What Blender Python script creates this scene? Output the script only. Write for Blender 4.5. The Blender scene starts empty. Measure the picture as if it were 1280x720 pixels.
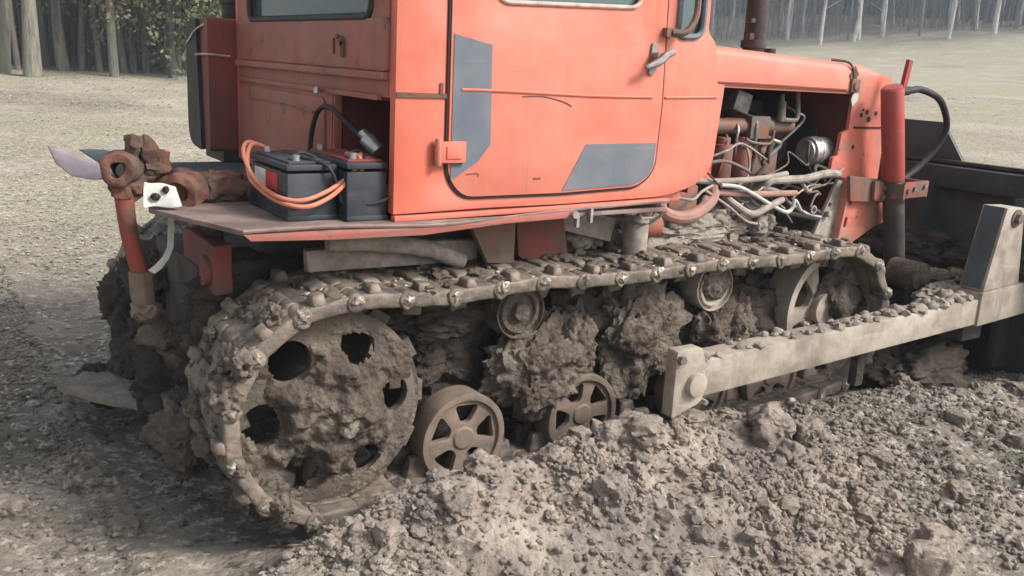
import bpy, bmesh, math, random
import numpy as np
from mathutils import Vector, Matrix, noise as mnoise
from mathutils.geometry import tessellate_polygon

random.seed(7)
RNG = np.random.default_rng(7)
R = math.radians
scene = bpy.context.scene
COL = scene.collection

# ------------------------------------------------------------------ camera, sky, sun, exposure
cam_d = bpy.data.cameras.new('camera')
cam = bpy.data.objects.new('camera', cam_d)
COL.objects.link(cam)
cam_d.sensor_width = 36.0
cam_d.lens = 31.86
cam_d.clip_start = 0.05
cam_d.clip_end = 1000
_y, _p, _r = R(34.015), R(-13.94), R(3.047)
fw = Vector((math.sin(_y) * math.cos(_p), math.cos(_y) * math.cos(_p), math.sin(_p)))
rt0 = fw.cross(Vector((0, 0, 1))).normalized()
up0 = rt0.cross(fw)
rt = rt0 * math.cos(_r) + up0 * math.sin(_r)
up = up0 * math.cos(_r) - rt0 * math.sin(_r)
CAM = Vector((-1.009, -3.248, 1.476))
m = Matrix((rt, up, -fw)).transposed().to_4x4()
m.translation = CAM
cam.matrix_world = m
scene.camera = cam

SUN_EL, SUN_AZ = R(42), R(140)            # azimuth clockwise from +Y (towards +X)
world = bpy.data.worlds.new('World')
scene.world = world
world.use_nodes = True
wn = world.node_tree
wn.nodes.clear()
wo = wn.nodes.new('ShaderNodeOutputWorld')
wb = wn.nodes.new('ShaderNodeBackground')
ws = wn.nodes.new('ShaderNodeTexSky')
wh = wn.nodes.new('ShaderNodeHueSaturation')
ws.sky_type = 'NISHITA'
ws.sun_disc = False
ws.sun_elevation = SUN_EL
ws.sun_rotation = SUN_AZ
ws.dust_density = 4.0
ws.air_density = 1.0
wh.inputs['Saturation'].default_value = 0.35
wb.inputs['Strength'].default_value = 0.12
wn.links.new(ws.outputs[0], wh.inputs['Color'])
wn.links.new(wh.outputs[0], wb.inputs[0])
wn.links.new(wb.outputs[0], wo.inputs[0])

sun_d = bpy.data.lights.new('sun', 'SUN')
sun_d.energy = 2.55
sun_d.angle = R(16)
sun_d.color = (1.0, 0.965, 0.92)
sun = bpy.data.objects.new('sun', sun_d)
COL.objects.link(sun)
to_sun = Vector((math.sin(SUN_AZ) * math.cos(SUN_EL), math.cos(SUN_AZ) * math.cos(SUN_EL), math.sin(SUN_EL)))
sun.rotation_euler = to_sun.to_track_quat('Z', 'Y').to_euler()
sun.location = (5, -8, 10)

scene.view_settings.view_transform = 'Standard'
scene.view_settings.look = 'None'
scene.view_settings.gamma = 1
scene.view_settings.use_curve_mapping = False
scene.view_settings.exposure = 0.9
scene.cycles.volume_step_rate = 4
scene.cycles.max_bounces = 6

# ------------------------------------------------------------------ materials
def mat(name, col, rough=0.7, metal=0.0, col2=None, scale=6.0, lo=0.35, hi=0.65, detail=6,
        rust=None, rust_scale=9.0, rust_at=0.62, bump=0.0, bump_scale=40.0, spec=0.3,
        third=None, third_scale=1.5, dist=0.01, vor=0.0, vor_scale=30.0, stretch=1.0):
    m = bpy.data.materials.new(name)
    m.use_nodes = True
    nt = m.node_tree
    b = nt.nodes['Principled BSDF']
    b.inputs['Roughness'].default_value = rough
    b.inputs['Metallic'].default_value = metal
    b.inputs['Specular IOR Level'].default_value = spec
    tc = nt.nodes.new('ShaderNodeNewGeometry')
    pos = tc.outputs['Position']
    if stretch != 1:
        vm = nt.nodes.new('ShaderNodeVectorMath')
        vm.operation = 'MULTIPLY'
        vm.inputs[1].default_value = (1, 1, stretch)
        nt.links.new(pos, vm.inputs[0])
        pos = vm.outputs[0]
    def noise(sc, det=detail, ro=0.6):
        n = nt.nodes.new('ShaderNodeTexNoise')
        n.inputs['Scale'].default_value = sc
        n.inputs['Detail'].default_value = det
        n.inputs['Roughness'].default_value = ro
        nt.links.new(pos, n.inputs['Vector'])
        return n
    def ramp(src, a, c):
        r = nt.nodes.new('ShaderNodeMapRange')
        r.inputs['From Min'].default_value = a
        r.inputs['From Max'].default_value = c
        nt.links.new(src, r.inputs['Value'])
        return r.outputs[0]
    def mix(f, a, c):
        x = nt.nodes.new('ShaderNodeMix')
        x.data_type = 'RGBA'
        nt.links.new(f, x.inputs[0])
        for s, v in ((6, a), (7, c)):
            if isinstance(v, tuple):
                x.inputs[s].default_value = (*v, 1)
            else:
                nt.links.new(v, x.inputs[s])
        return x.outputs[2]
    c = tuple(col)
    if col2:
        c = mix(ramp(noise(scale).outputs[0], lo, hi), c, tuple(col2))
    if third:
        c = mix(ramp(noise(third_scale, 4).outputs[0], 0.45, 0.62), c, tuple(third))
    if rust:
        c = mix(ramp(noise(rust_scale, 8, 0.7).outputs[0], rust_at, rust_at + 0.05), c, tuple(rust))
    if isinstance(c, tuple):
        b.inputs['Base Color'].default_value = (*c, 1)
    else:
        nt.links.new(c, b.inputs['Base Color'])
    if bump:
        bp = nt.nodes.new('ShaderNodeBump')
        bp.inputs['Strength'].default_value = bump
        bp.inputs['Distance'].default_value = dist
        h = noise(bump_scale, 8, 0.65).outputs[0]
        if vor:
            v = nt.nodes.new('ShaderNodeTexVoronoi')
            v.inputs['Scale'].default_value = vor_scale
            nt.links.new(pos, v.inputs['Vector'])
            a = nt.nodes.new('ShaderNodeMath')
            a.operation = 'MULTIPLY_ADD'
            nt.links.new(v.outputs['Distance'], a.inputs[0])
            a.inputs[1].default_value = -vor
            nt.links.new(h, a.inputs[2])
            h = a.outputs[0]
        nt.links.new(h, bp.inputs['Height'])
        nt.links.new(bp.outputs[0], b.inputs['Normal'])
    return m

M = {}
M['orange'] = mat('orange_paint', (.61, .128, .074), .44, col2=(.53, .15, .105), scale=2.2, rust=(.25, .10, .07), rust_scale=15, rust_at=.69, bump=.08, bump_scale=7, spec=.45, third=(.55, .18, .125), third_scale=2.6)
M['orange_old_shaded'] = mat('worn_shaded_orange_paint', (.36, .105, .08), .65, col2=(.29, .1, .08), scale=5, rust=(.13, .08, .06), rust_scale=8, rust_at=.6, bump=.1, bump_scale=30)  # worn orange, darkened to paint in the shade on the cab's rear side
M['orange_dusty'] = mat('dusty_orange_paint', (.58, .155, .105), .7, col2=(.36, .17, .13), scale=7, lo=.45, hi=.62, rust=(.13, .085, .065), rust_at=.62, bump=.15)
M['red'] = mat('red_paint', (.36, .042, .035), .45, col2=(.3, .06, .05), scale=6, rust=(.12, .05, .04), rust_at=.68, bump=.05)
M['tank_red'] = mat('dark_red_paint', (.22, .05, .042), .55, col2=(.12, .045, .04), scale=4, rust=(.04, .035, .035), rust_at=.66)
M['black'] = mat('black_rubber', (.018, .018, .02), .6, col2=(.04, .038, .037), scale=14)
M['decal'] = mat('blue_grey_decal', (.10, .12, .15), .6, col2=(.14, .15, .17), scale=5, rust=(.42, .17, .13), rust_scale=22, rust_at=.67)
M['seam'] = mat('dark_seam', (.03, .022, .02), .8)
M['pale_trim'] = mat('pale_gasket', (.55, .42, .35), .7, col2=(.35, .25, .2), scale=20)
M['rust'] = mat('rusty_iron', (.14, .085, .06), .85, col2=(.085, .066, .055), scale=17, third=(.18, .08, .055), third_scale=11, bump=.7, bump_scale=50)
M['bracket'] = mat('worn_red_bracket', (.2, .11, .09), .7, .1, col2=(.13, .095, .08), scale=12, third=(.3, .09, .06), third_scale=7, bump=.3)
M['cover_red'] = mat('muddy_red_casting', (.2, .05, .042), .75, col2=(.1, .075, .062), scale=10, lo=.42, hi=.62, bump=.4)
M['iron_pale'] = mat('scuffed_grey_metal', (.3, .28, .27), .5, .5, col2=(.17, .15, .145), scale=25)
M['rod_red'] = mat('chipped_red_rod', (.3, .065, .045), .7, col2=(.13, .08, .06), scale=16, lo=.45, hi=.6, bump=.2)
M['track'] = mat('worn_track_steel', (.24, .195, .15), .6, .15, col2=(.15, .122, .1), scale=14, third=(.1, .084, .07), third_scale=9, bump=.6, bump_scale=45, spec=.4)
M['pin'] = mat('polished_pin_steel', (.36, .315, .265), .45, .4, col2=(.15, .125, .1), scale=26, bump=.2)
M['wheel'] = mat('rubbed_brown_wheel', (.2, .155, .122), .65, .1, col2=(.13, .105, .085), scale=12, third=(.23, .165, .125), third_scale=8, bump=.35, bump_scale=35)
M['mud_wheel'] = mat('mud_smeared_steel', (.125, .102, .082), .8, .05, col2=(.17, .135, .105), scale=10, third=(.09, .075, .062), third_scale=6, bump=.8, bump_scale=40, dist=.015)
M['mud'] = mat('caked_mud', (.135, .11, .09), .95, col2=(.08, .064, .052), scale=13, third=(.19, .16, .13), third_scale=5, bump=1, bump_scale=55, dist=.02, vor=.6, vor_scale=45, spec=.1)
M['mud_dark'] = mat('damp_dark_mud', (.055, .047, .041), .95, col2=(.09, .074, .06), scale=10, bump=1, bump_scale=50, dist=.02, spec=.1)
M['mud_pale'] = mat('dried_pale_mud', (.31, .275, .235), .95, col2=(.2, .175, .15), scale=18, bump=1, bump_scale=60, dist=.012, spec=.1)
M['iron_dark'] = mat('grimy_dark_iron', (.04, .037, .036), .75, .1, col2=(.085, .07, .06), scale=10, bump=.4)
M['iron'] = mat('grimy_grey_iron', (.16, .145, .13), .65, .2, col2=(.09, .078, .068), scale=11, third=(.2, .1, .07), third_scale=7, bump=.3)
M['galv'] = mat('dull_bright_metal', (.55, .55, .53), .35, .7, col2=(.35, .34, .33), scale=20)
M['hose'] = mat('dusty_hose', (.33, .29, .25), .8, col2=(.2, .17, .15), scale=25)
M['hose_pink'] = mat('faded_red_hose', (.36, .18, .145), .78, col2=(.24, .16, .135), scale=15)
M['arm'] = mat('rubbed_bare_steel', (.42, .37, .31), .6, .1, col2=(.28, .24, .195), scale=5.5, third=(.2, .165, .135), third_scale=6, bump=.35, bump_scale=28, rust=(.16, .12, .1), rust_scale=14, rust_at=.66)
M['blade'] = mat('dark_blue_black_blade', (.032, .036, .043), .65, .1, col2=(.05, .05, .054), scale=5, third=(.06, .064, .064), third_scale=5, bump=.15)
M['battery'] = mat('battery_black_plastic', (.022, .027, .036), .5, col2=(.045, .05, .058), scale=9, bump=.05)
M['white'] = mat('dirty_white', (.5, .5, .48), .75, col2=(.36, .35, .32), scale=15)
M['label_white'] = mat('white_label', (.8, .8, .78), .6, col2=(.65, .64, .62), scale=15)
M['label_red'] = mat('red_label', (.5, .06, .05), .6)
M['cable'] = mat('orange_cable', (.62, .2, .12), .55, col2=(.5, .2, .13), scale=25)
M['mauve'] = mat('mauve_steel', (.26, .23, .26), .5, .3, col2=(.16, .14, .17), scale=10)
M['steel_blue'] = mat('blue_grey_plate', (.085, .105, .122), .55, .1, col2=(.06, .072, .082), scale=8)
M['deck'] = mat('dusty_deck_plate', (.27, .2, .18), .75, .1, col2=(.19, .13, .11), scale=8, third=(.14, .1, .09), third_scale=5, bump=.15)
M['bark'] = mat('grey_bark', (.24, .22, .185), .95, col2=(.12, .11, .092), scale=16, third=(.2, .21, .15), third_scale=5, bump=1, bump_scale=26, dist=.05, stretch=.18)
M['bark_dark'] = mat('dark_bark', (.15, .14, .12), .95, col2=(.075, .07, .06), scale=16, bump=1, bump_scale=26, dist=.04, stretch=.18)
M['birch'] = mat('pale_birch_bark', (.62, .6, .55), .9, col2=(.4, .38, .35), scale=3, stretch=.5, rust=(.09, .085, .08), rust_scale=5, rust_at=.66)
M['bark_far'] = mat('far_grey_bark', (.24, .235, .225), .95, col2=(.15, .15, .145), scale=1.2)
M['leaf'] = mat('dull_green_leaves', (.085, .115, .045), .8, col2=(.13, .16, .07), scale=.9, third=(.13, .12, .075), third_scale=.5)
M['leaf_dry'] = mat('dry_twigs_and_leaves', (.08, .073, .055), .9, col2=(.05, .055, .035), scale=.5)
M['litter'] = mat('fallen_leaf', (.46, .43, .36), .85, col2=(.3, .27, .22), scale=9, third=(.3, .3, .2), third_scale=1.1)
M['litter_dull'] = mat('trodden_leaf', (.33, .3, .25), .9, col2=(.15, .13, .105), scale=14)
M['straw'] = mat('dry_straw', (.42, .36, .25), .85)

def weather(m, dust, streak, dent=.25):
    """dust film in patches, vertical run marks, fine scratches and shallow dents on a painted sheet"""
    nt = m.node_tree
    b = nt.nodes['Principled BSDF']
    src = b.inputs['Base Color'].links[0].from_socket
    g = nt.nodes.new('ShaderNodeNewGeometry')
    def layer(src, scale, stretch, a, c, amount, col, det=6):
        vm = nt.nodes.new('ShaderNodeVectorMath'); vm.operation = 'MULTIPLY'; vm.inputs[1].default_value = stretch
        nt.links.new(g.outputs['Position'], vm.inputs[0])
        n = nt.nodes.new('ShaderNodeTexNoise'); n.inputs['Scale'].default_value = scale; n.inputs['Detail'].default_value = det; n.inputs['Roughness'].default_value = .65
        nt.links.new(vm.outputs[0], n.inputs['Vector'])
        r = nt.nodes.new('ShaderNodeMapRange'); r.inputs['From Min'].default_value = a; r.inputs['From Max'].default_value = c; r.inputs['To Max'].default_value = amount
        nt.links.new(n.outputs[0], r.inputs['Value'])
        x = nt.nodes.new('ShaderNodeMix'); x.data_type = 'RGBA'
        nt.links.new(r.outputs[0], x.inputs[0]); nt.links.new(src, x.inputs[6]); x.inputs[7].default_value = (*col, 1)
        return x.outputs[2]
    c = layer(src, 4.5, (1, 1, .8), .42, .75, .5, dust)
    c = layer(c, 22, (1, 1, .07), .55, .75, .45, streak)
    c = layer(c, 16, (.12, .12, 1.6), .62, .70, .35, dust, 3)
    c = layer(c, 60, (1, 1, 1), .68, .72, .7, streak)
    nt.links.new(c, b.inputs['Base Color'])
    n = nt.nodes.new('ShaderNodeTexNoise'); n.inputs['Scale'].default_value = 3.2; n.inputs['Detail'].default_value = 3
    nt.links.new(g.outputs['Position'], n.inputs['Vector'])
    bp = nt.nodes.new('ShaderNodeBump'); bp.inputs['Strength'].default_value = dent; bp.inputs['Distance'].default_value = .05
    nt.links.new(n.outputs[0], bp.inputs['Height'])
    if b.inputs['Normal'].links:
        nt.links.new(bp.outputs[0], b.inputs['Normal'].links[0].from_node.inputs['Normal'])
    else:
        nt.links.new(bp.outputs[0], b.inputs['Normal'])
    r = nt.nodes.new('ShaderNodeMapRange'); r.inputs['To Min'].default_value = .32; r.inputs['To Max'].default_value = .75
    n2 = nt.nodes.new('ShaderNodeTexNoise'); n2.inputs['Scale'].default_value = 5; n2.inputs['Detail'].default_value = 7
    nt.links.new(g.outputs['Position'], n2.inputs['Vector']); nt.links.new(n2.outputs[0], r.inputs['Value']); nt.links.new(r.outputs[0], b.inputs['Roughness'])
weather(M['orange'], (.47, .21, .15), (.30, .10, .07))
weather(M['orange_old_shaded'], (.27, .17, .14), (.12, .06, .05))
weather(M['orange_dusty'], (.42, .25, .2), (.16, .09, .07))
weather(M['decal'], (.22, .215, .21), (.07, .08, .10), .15)
weather(M['red'], (.33, .13, .11), (.16, .03, .028), .1)
weather(M['arm'], (.5, .445, .37), (.14, .115, .09), .15)
weather(M['battery'], (.085, .09, .095), (.02, .021, .025), .05)
weather(M['blade'], (.05, .06, .064), (.018, .022, .027), .15)

def glass_mat():
    m = bpy.data.materials.new('teal_window_glass')
    m.use_nodes = True
    b = m.node_tree.nodes['Principled BSDF']
    b.inputs['Base Color'].default_value = (.09, .15, .16, 1)
    b.inputs['Roughness'].default_value = .12
    b.inputs['Specular IOR Level'].default_value = .6
    b.inputs['Transmission Weight'].default_value = .3
    return m
M['glass'] = glass_mat()

def soil_mat(name, far=False, clod=False):
    m = bpy.data.materials.new(name)
    m.use_nodes = True
    nt = m.node_tree
    b = nt.nodes['Principled BSDF']
    b.inputs['Roughness'].default_value = .97
    b.inputs['Specular IOR Level'].default_value = .1
    g = nt.nodes.new('ShaderNodeNewGeometry')
    def noise(sc, det=6, ro=.6):
        n = nt.nodes.new('ShaderNodeTexNoise')
        n.inputs['Scale'].default_value = sc
        n.inputs['Detail'].default_value = det
        n.inputs['Roughness'].default_value = ro
        nt.links.new(g.outputs['Position'], n.inputs['Vector'])
        return n.outputs[0]
    def mr(s, a, c):
        r = nt.nodes.new('ShaderNodeMapRange')
        r.inputs['From Min'].default_value = a
        r.inputs['From Max'].default_value = c
        nt.links.new(s, r.inputs['Value'])
        return r.outputs[0]
    def mix(f, a, c):
        x = nt.nodes.new('ShaderNodeMix')
        x.data_type = 'RGBA'
        nt.links.new(f, x.inputs[0])
        for s, v in ((6, a), (7, c)):
            if isinstance(v, tuple):
                x.inputs[s].default_value = (*v, 1)
            else:
                nt.links.new(v, x.inputs[s])
        return x.outputs[2]
    def mul(a, c):
        x = nt.nodes.new('ShaderNodeMath')
        x.operation = 'MULTIPLY'
        nt.links.new(a, x.inputs[0])
        nt.links.new(c, x.inputs[1])
        return x.outputs[0]
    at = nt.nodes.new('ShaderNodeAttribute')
    at.attribute_name = 'soil'                       # 1 on dry spoil, 0 on damp soil and shade painted under the arm
    damp = mix(mr(noise(3.2), .35, .65), (.17, .146, .122), (.30, .265, .225))  # damp soil colours, also used for the shade painted below the push arm
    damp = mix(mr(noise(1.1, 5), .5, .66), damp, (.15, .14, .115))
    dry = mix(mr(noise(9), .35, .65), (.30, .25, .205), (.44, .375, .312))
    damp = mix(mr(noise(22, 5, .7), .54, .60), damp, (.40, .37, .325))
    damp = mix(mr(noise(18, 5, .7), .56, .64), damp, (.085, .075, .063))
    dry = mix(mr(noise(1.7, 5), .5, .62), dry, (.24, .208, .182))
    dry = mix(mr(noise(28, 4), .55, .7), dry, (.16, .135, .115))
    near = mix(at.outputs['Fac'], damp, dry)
    if clod:
        c = near
    else:
        field = mix(mr(noise(.6, 8, .7), .38, .62), (.37, .33, .262), (.24, .21, .165))
        field = mix(mr(noise(.3, 6, .65), .47, .58), field, (.29, .275, .185))
        field = mix(mr(noise(.11, 5), .54, .62), field, (.19, .17, .135))
        field = mix(mr(noise(17, 5, .75), .53, .62), field, (.46, .43, .36))
        field = mix(mr(noise(13, 5, .75), .56, .66), field, (.11, .10, .075))
        field = mix(mr(noise(5, 6, .75), .56, .7), field, (.45, .415, .325))
        sep = nt.nodes.new('ShaderNodeVectorMath')
        sep.operation = 'DISTANCE'
        nt.links.new(g.outputs['Position'], sep.inputs[0])
        sep.inputs[1].default_value = (1.2, -1.0, 0)
        dn = nt.nodes.new('ShaderNodeMath')
        dn.operation = 'MULTIPLY_ADD'
        nt.links.new(noise(.7, 5), dn.inputs[0])
        dn.inputs[1].default_value = 3.0
        nt.links.new(sep.outputs['Value'], dn.inputs[2])
        c = mix(mr(dn.outputs[0], 4.6, 8.0), near, field)
    nt.links.new(c, b.inputs['Base Color'])
    bp = nt.nodes.new('ShaderNodeBump')
    bp.inputs['Strength'].default_value = .9
    bp.inputs['Distance'].default_value = .02
    v = nt.nodes.new('ShaderNodeTexVoronoi')
    v.inputs['Scale'].default_value = 38
    nt.links.new(g.outputs['Position'], v.inputs['Vector'])
    a = nt.nodes.new('ShaderNodeMath')
    a.operation = 'MULTIPLY_ADD'
    nt.links.new(v.outputs['Distance'], a.inputs[0])
    a.inputs[1].default_value = -.5
    nt.links.new(noise(70 if clod else 45, 8, .7), a.inputs[2])
    nt.links.new(a.outputs[0], bp.inputs['Height'])
    nt.links.new(bp.outputs[0], b.inputs['Normal'])
    return m
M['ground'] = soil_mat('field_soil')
M['clod'] = soil_mat('clod_soil', clod=True)

# ------------------------------------------------------------------ object helpers
ORG = {}
def tag(o, label=None, cat=None, group=None, kind=None):
    if label: o['label'] = label
    if cat: o['category'] = cat
    if group: o['group'] = group
    if kind: o['kind'] = kind
    return o

def empty(name, loc, label=None, cat=None, group=None, rz=0):
    o = bpy.data.objects.new(name, None)
    o.empty_display_size = .2
    o.location = loc
    o.rotation_euler.z = rz
    COL.objects.link(o)
    ORG[o.name] = Vector(loc)
    return tag(o, label, cat, group)

class MB:
    """collects shapes in world coordinates; build() links them as ONE mesh object"""
    def __init__(s):
        s.v = []; s.f = []; s.mi = []
    def add(s, vs, fs, mi=0):
        o = len(s.v)
        s.v += [tuple(v) for v in vs]
        s.f += [tuple(i + o for i in f) for f in fs]
        s.mi += [mi] * len(fs)
        return s
    def box(s, c, size, rot=None, mi=0, taper=1.0):
        hx, hy, hz = (d / 2 for d in size)
        vs = [Vector((x * hx * (taper if z > 0 else 1), y * hy * (taper if z > 0 else 1), z * hz)) for z in (-1, 1) for y in (-1, 1) for x in (-1, 1)]
        if rot is not None:
            vs = [rot @ v for v in vs]
        vs = [v + Vector(c) for v in vs]
        return s.add(vs, [(0, 2, 3, 1), (4, 5, 7, 6), (0, 1, 5, 4), (2, 6, 7, 3), (0, 4, 6, 2), (1, 3, 7, 5)], mi)
    def cyl(s, a, b, r, r2=None, n=20, mi=0, caps=True):
        a, b = Vector(a), Vector(b)
        r2 = r if r2 is None else r2
        d = (b - a).normalized()
        q = d.to_track_quat('Z', 'Y')
        vs = []
        for p, rr in ((a, r), (b, r2)):
            for i in range(n):
                t = 2 * math.pi * i / n
                vs.append(p + q @ Vector((rr * math.cos(t), rr * math.sin(t), 0)))
        fs = [(i, (i + 1) % n, n + (i + 1) % n, n + i) for i in range(n)]
        if caps:
            fs += [tuple(range(n - 1, -1, -1)), tuple(range(n, 2 * n))]
        return s.add(vs, fs, mi)
    def tube(s, pts, r, n=10, mi=0, smooth=True, rs=None):
        pts = [Vector(p) for p in pts]
        if smooth and len(pts) > 2:
            out = []
            for i in range(len(pts) - 1):
                p0, p1, p2, p3 = pts[max(i - 1, 0)], pts[i], pts[i + 1], pts[min(i + 2, len(pts) - 1)]
                for k in range(6):
                    t = k / 6
                    out.append(.5 * ((2 * p1) + (p2 - p0) * t + (2 * p0 - 5 * p1 + 4 * p2 - p3) * t * t + (-p0 + 3 * p1 - 3 * p2 + p3) * t ** 3))
            out.append(pts[-1])
            if rs:
                rs = [rs[min(int(i / 6), len(rs) - 1)] * (1 - (i % 6) / 6) + rs[min(int(i / 6) + 1, len(rs) - 1)] * ((i % 6) / 6) for i in range(len(out))]
            pts = out
        vs = []; fs = []
        nrm = None
        for i, p in enumerate(pts):
            d = (pts[min(i + 1, len(pts) - 1)] - pts[max(i - 1, 0)]).normalized()
            if nrm is None:
                nrm = d.orthogonal().normalized()
            nrm = (nrm - d * nrm.dot(d)).normalized()
            bn = d.cross(nrm)
            rr = rs[i] if rs else r
            for k in range(n):
                t = 2 * math.pi * k / n
                vs.append(p + nrm * (rr * math.cos(t)) + bn * (rr * math.sin(t)))
        for i in range(len(pts) - 1):
            for k in range(n):
                fs.append((i * n + k, i * n + (k + 1) % n, (i + 1) * n + (k + 1) % n, (i + 1) * n + k))
        fs.append(tuple(range(n - 1, -1, -1)))
        fs.append(tuple(range((len(pts) - 1) * n, len(pts) * n)))
        return s.add(vs, fs, mi)
    def plate(s, outer, holes, fn, th, mi=0):
        """polygon with holes in 2D, mapped to 3D by fn(a, b, depth), thickness th along depth"""
        loops = [list(outer)] + [list(h) for h in holes]
        flat = [p for l in loops for p in l]
        tri = tessellate_polygon([[Vector((p[0], p[1], 0)) for p in l] for l in loops])
        n = len(flat)
        vs = [fn(a, b, 0) for a, b in flat] + [fn(a, b, th) for a, b in flat]
        fs = [tuple(t) for t in tri] + [tuple(i + n for i in reversed(t)) for t in tri]
        k = 0
        for l in loops:
            for i in range(len(l)):
                a, b = k + i, k + (i + 1) % len(l)
                fs.append((a, b, b + n, a + n))
            k += len(l)
        return s.add(vs, fs, mi)
    def lathe(s, prof, c, axis, n=40, mi=0, closed=True):
        """prof: list of (radius, depth along axis)"""
        q = Vector(axis).normalized().to_track_quat('Z', 'Y')
        vs = []
        for r, d in prof:
            for i in range(n):
                t = 2 * math.pi * i / n
                vs.append(Vector(c) + q @ Vector((r * math.cos(t), r * math.sin(t), d)))
        k = len(prof)
        fs = []
        rng = range(k) if closed else range(k - 1)
        for j in rng:
            j2 = (j + 1) % k
            for i in range(n):
                fs.append((j * n + i, j * n + (i + 1) % n, j2 * n + (i + 1) % n, j2 * n + i))
        return s.add(vs, fs, mi)
    def blob(s, c, size, sub=4, amp=.25, freq=2.0, seed=0, mi=0, rough=.0, fine=9.0):
        bm = bmesh.new()
        bmesh.ops.create_icosphere(bm, subdivisions=sub, radius=1)
        off = Vector((seed * 3.17, seed * 1.31, seed * 7.7))
        vs = []
        for v in bm.verts:
            p = v.co.copy()
            k = 1 + amp * (mnoise.fractal(p * freq + off, .9, 2.1, 4))
            if rough:
                k += rough * (0.5 - mnoise.voronoi(p * fine + off)[0][0]) + rough * .6 * mnoise.noise(p * fine * 2.2 + off)
            p = p * k
            vs.append((c[0] + p.x * size[0], c[1] + p.y * size[1], c[2] + p.z * size[2]))
        fs = [tuple(x.index for x in f.verts) for f in bm.faces]
        bm.free()
        return s.add(vs, fs, mi)
    def mesh(s, name, mats, bevel=0, smooth=35, origin=None, rough=None, segs=2):
        vs = np.array(s.v, dtype=float)
        o = (vs.min(0) + vs.max(0)) / 2 if origin is None else np.array(origin)
        me = bpy.data.meshes.new(name)
        me.from_pydata([tuple(x) for x in vs - o], [], s.f)
        me.polygons.foreach_set('material_index', s.mi)
        for x in mats:
            me.materials.append(x)
        bm = bmesh.new()
        bm.from_mesh(me)
        bmesh.ops.recalc_face_normals(bm, faces=bm.faces)
        if bevel:
            es = [e for e in bm.edges if len(e.link_faces) == 2 and e.calc_face_angle(0) > R(40)]
            bmesh.ops.bevel(bm, geom=es, offset=bevel, segments=segs, affect='EDGES', profile=.6, clamp_overlap=True)
        if rough:
            cuts, amp, fr = rough
            bmesh.ops.triangulate(bm, faces=bm.faces)
            for _ in range(cuts):
                es = [e for e in bm.edges if e.calc_length() > .02]
                bmesh.ops.subdivide_edges(bm, edges=es, cuts=1)
                bmesh.ops.triangulate(bm, faces=bm.faces)
            sd = Vector((random.random() * 50, 3, 1))
            for v in bm.verts:
                p = v.co * fr + sd
                v.co += Vector((mnoise.noise(p), mnoise.noise(p + Vector((9, 0, 0))), mnoise.noise(p + Vector((0, 9, 0))))) * amp
        bm.to_mesh(me)
        bm.free()
        if smooth:
            me.polygons.foreach_set('use_smooth', [True] * len(me.polygons))
            me.set_sharp_from_angle(angle=R(smooth))
        me.update()
        return me, Vector(o)
    def build(s, name, mats, parent=None, bevel=0, smooth=35, label=None, rough=None, origin=None, segs=2):
        if not isinstance(mats, (list, tuple)):
            mats = [mats]
        me, o = s.mesh(name, mats, bevel, smooth, origin, rough, segs)
        ob = bpy.data.objects.new(name, me)
        COL.objects.link(ob)
        ORG[ob.name] = o
        if parent is not None:
            ob.parent = parent
            ob.location = o - ORG[parent.name]
        else:
            ob.location = o
        if label:
            ob['label'] = label
        return ob

def arc_poly(poly, radii, n=6):
    """round the corners of a 2D polygon"""
    out = []
    k = len(poly)
    for i in range(k):
        r = radii[i] if isinstance(radii, (list, tuple)) else radii
        p = Vector(poly[i]); a = Vector(poly[i - 1]); b = Vector(poly[(i + 1) % k])
        if r <= 0:
            out.append(tuple(p)); continue
        u = (a - p).normalized(); w = (b - p).normalized()
        r = min(r, (a - p).length * .48, (b - p).length * .48)
        s, e = p + u * r, p + w * r
        for j in range(n + 1):
            t = j / n
            q = s * (1 - t) ** 2 + p * 2 * t * (1 - t) + e * t * t
            out.append((q.x, q.y))
    return out

def circ(cx, cy, r, n=20, a0=0):
    return [(cx + r * math.cos(a0 + 2 * math.pi * i / n), cy + r * math.sin(a0 + 2 * math.pi * i / n)) for i in range(n)]

def SIDE(y):                         # 2D (x, z) on a plane facing -Y; depth goes inward (+Y)
    return lambda a, b, d: (a, y + d, b)
def REAR(x):                         # 2D (y, z) on a plane facing -X; depth goes inward (+X)
    return lambda a, b, d: (x + d, a, b)
def FLAT(z):                         # 2D (x, y); depth goes down
    return lambda a, b, d: (a, b, z - d)

# ------------------------------------------------------------------ terrain
def vhash(ix, iy, k=0):
    h = (ix.astype(np.int64) * 374761393 + iy.astype(np.int64) * 668265263 + k * 974634777) & 0xffffffff
    h = ((h ^ (h >> 13)) * 1274126177) & 0xffffffff
    h = (h ^ (h >> 16)) & 0xffffffff
    return h / 4294967295.0
def vnoise(x, y, k=0):
    ix, iy = np.floor(x), np.floor(y)
    fx, fy = x - ix, y - iy
    ux, uy = fx * fx * (3 - 2 * fx), fy * fy * (3 - 2 * fy)
    a, b = vhash(ix, iy, k), vhash(ix + 1, iy, k)
    c, d = vhash(ix, iy + 1, k), vhash(ix + 1, iy + 1, k)
    return (a + (b - a) * ux) * (1 - uy) + (c + (d - c) * ux) * uy
def fbm(x, y, o=4, k=0):
    s, a, t = 0, .5, 0
    for i in range(o):
        s = s + a * vnoise(x * 2 ** i + i * 17.3, y * 2 ** i - i * 9.1, k + i)
        t += a; a *= .55
    return s / t
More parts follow.
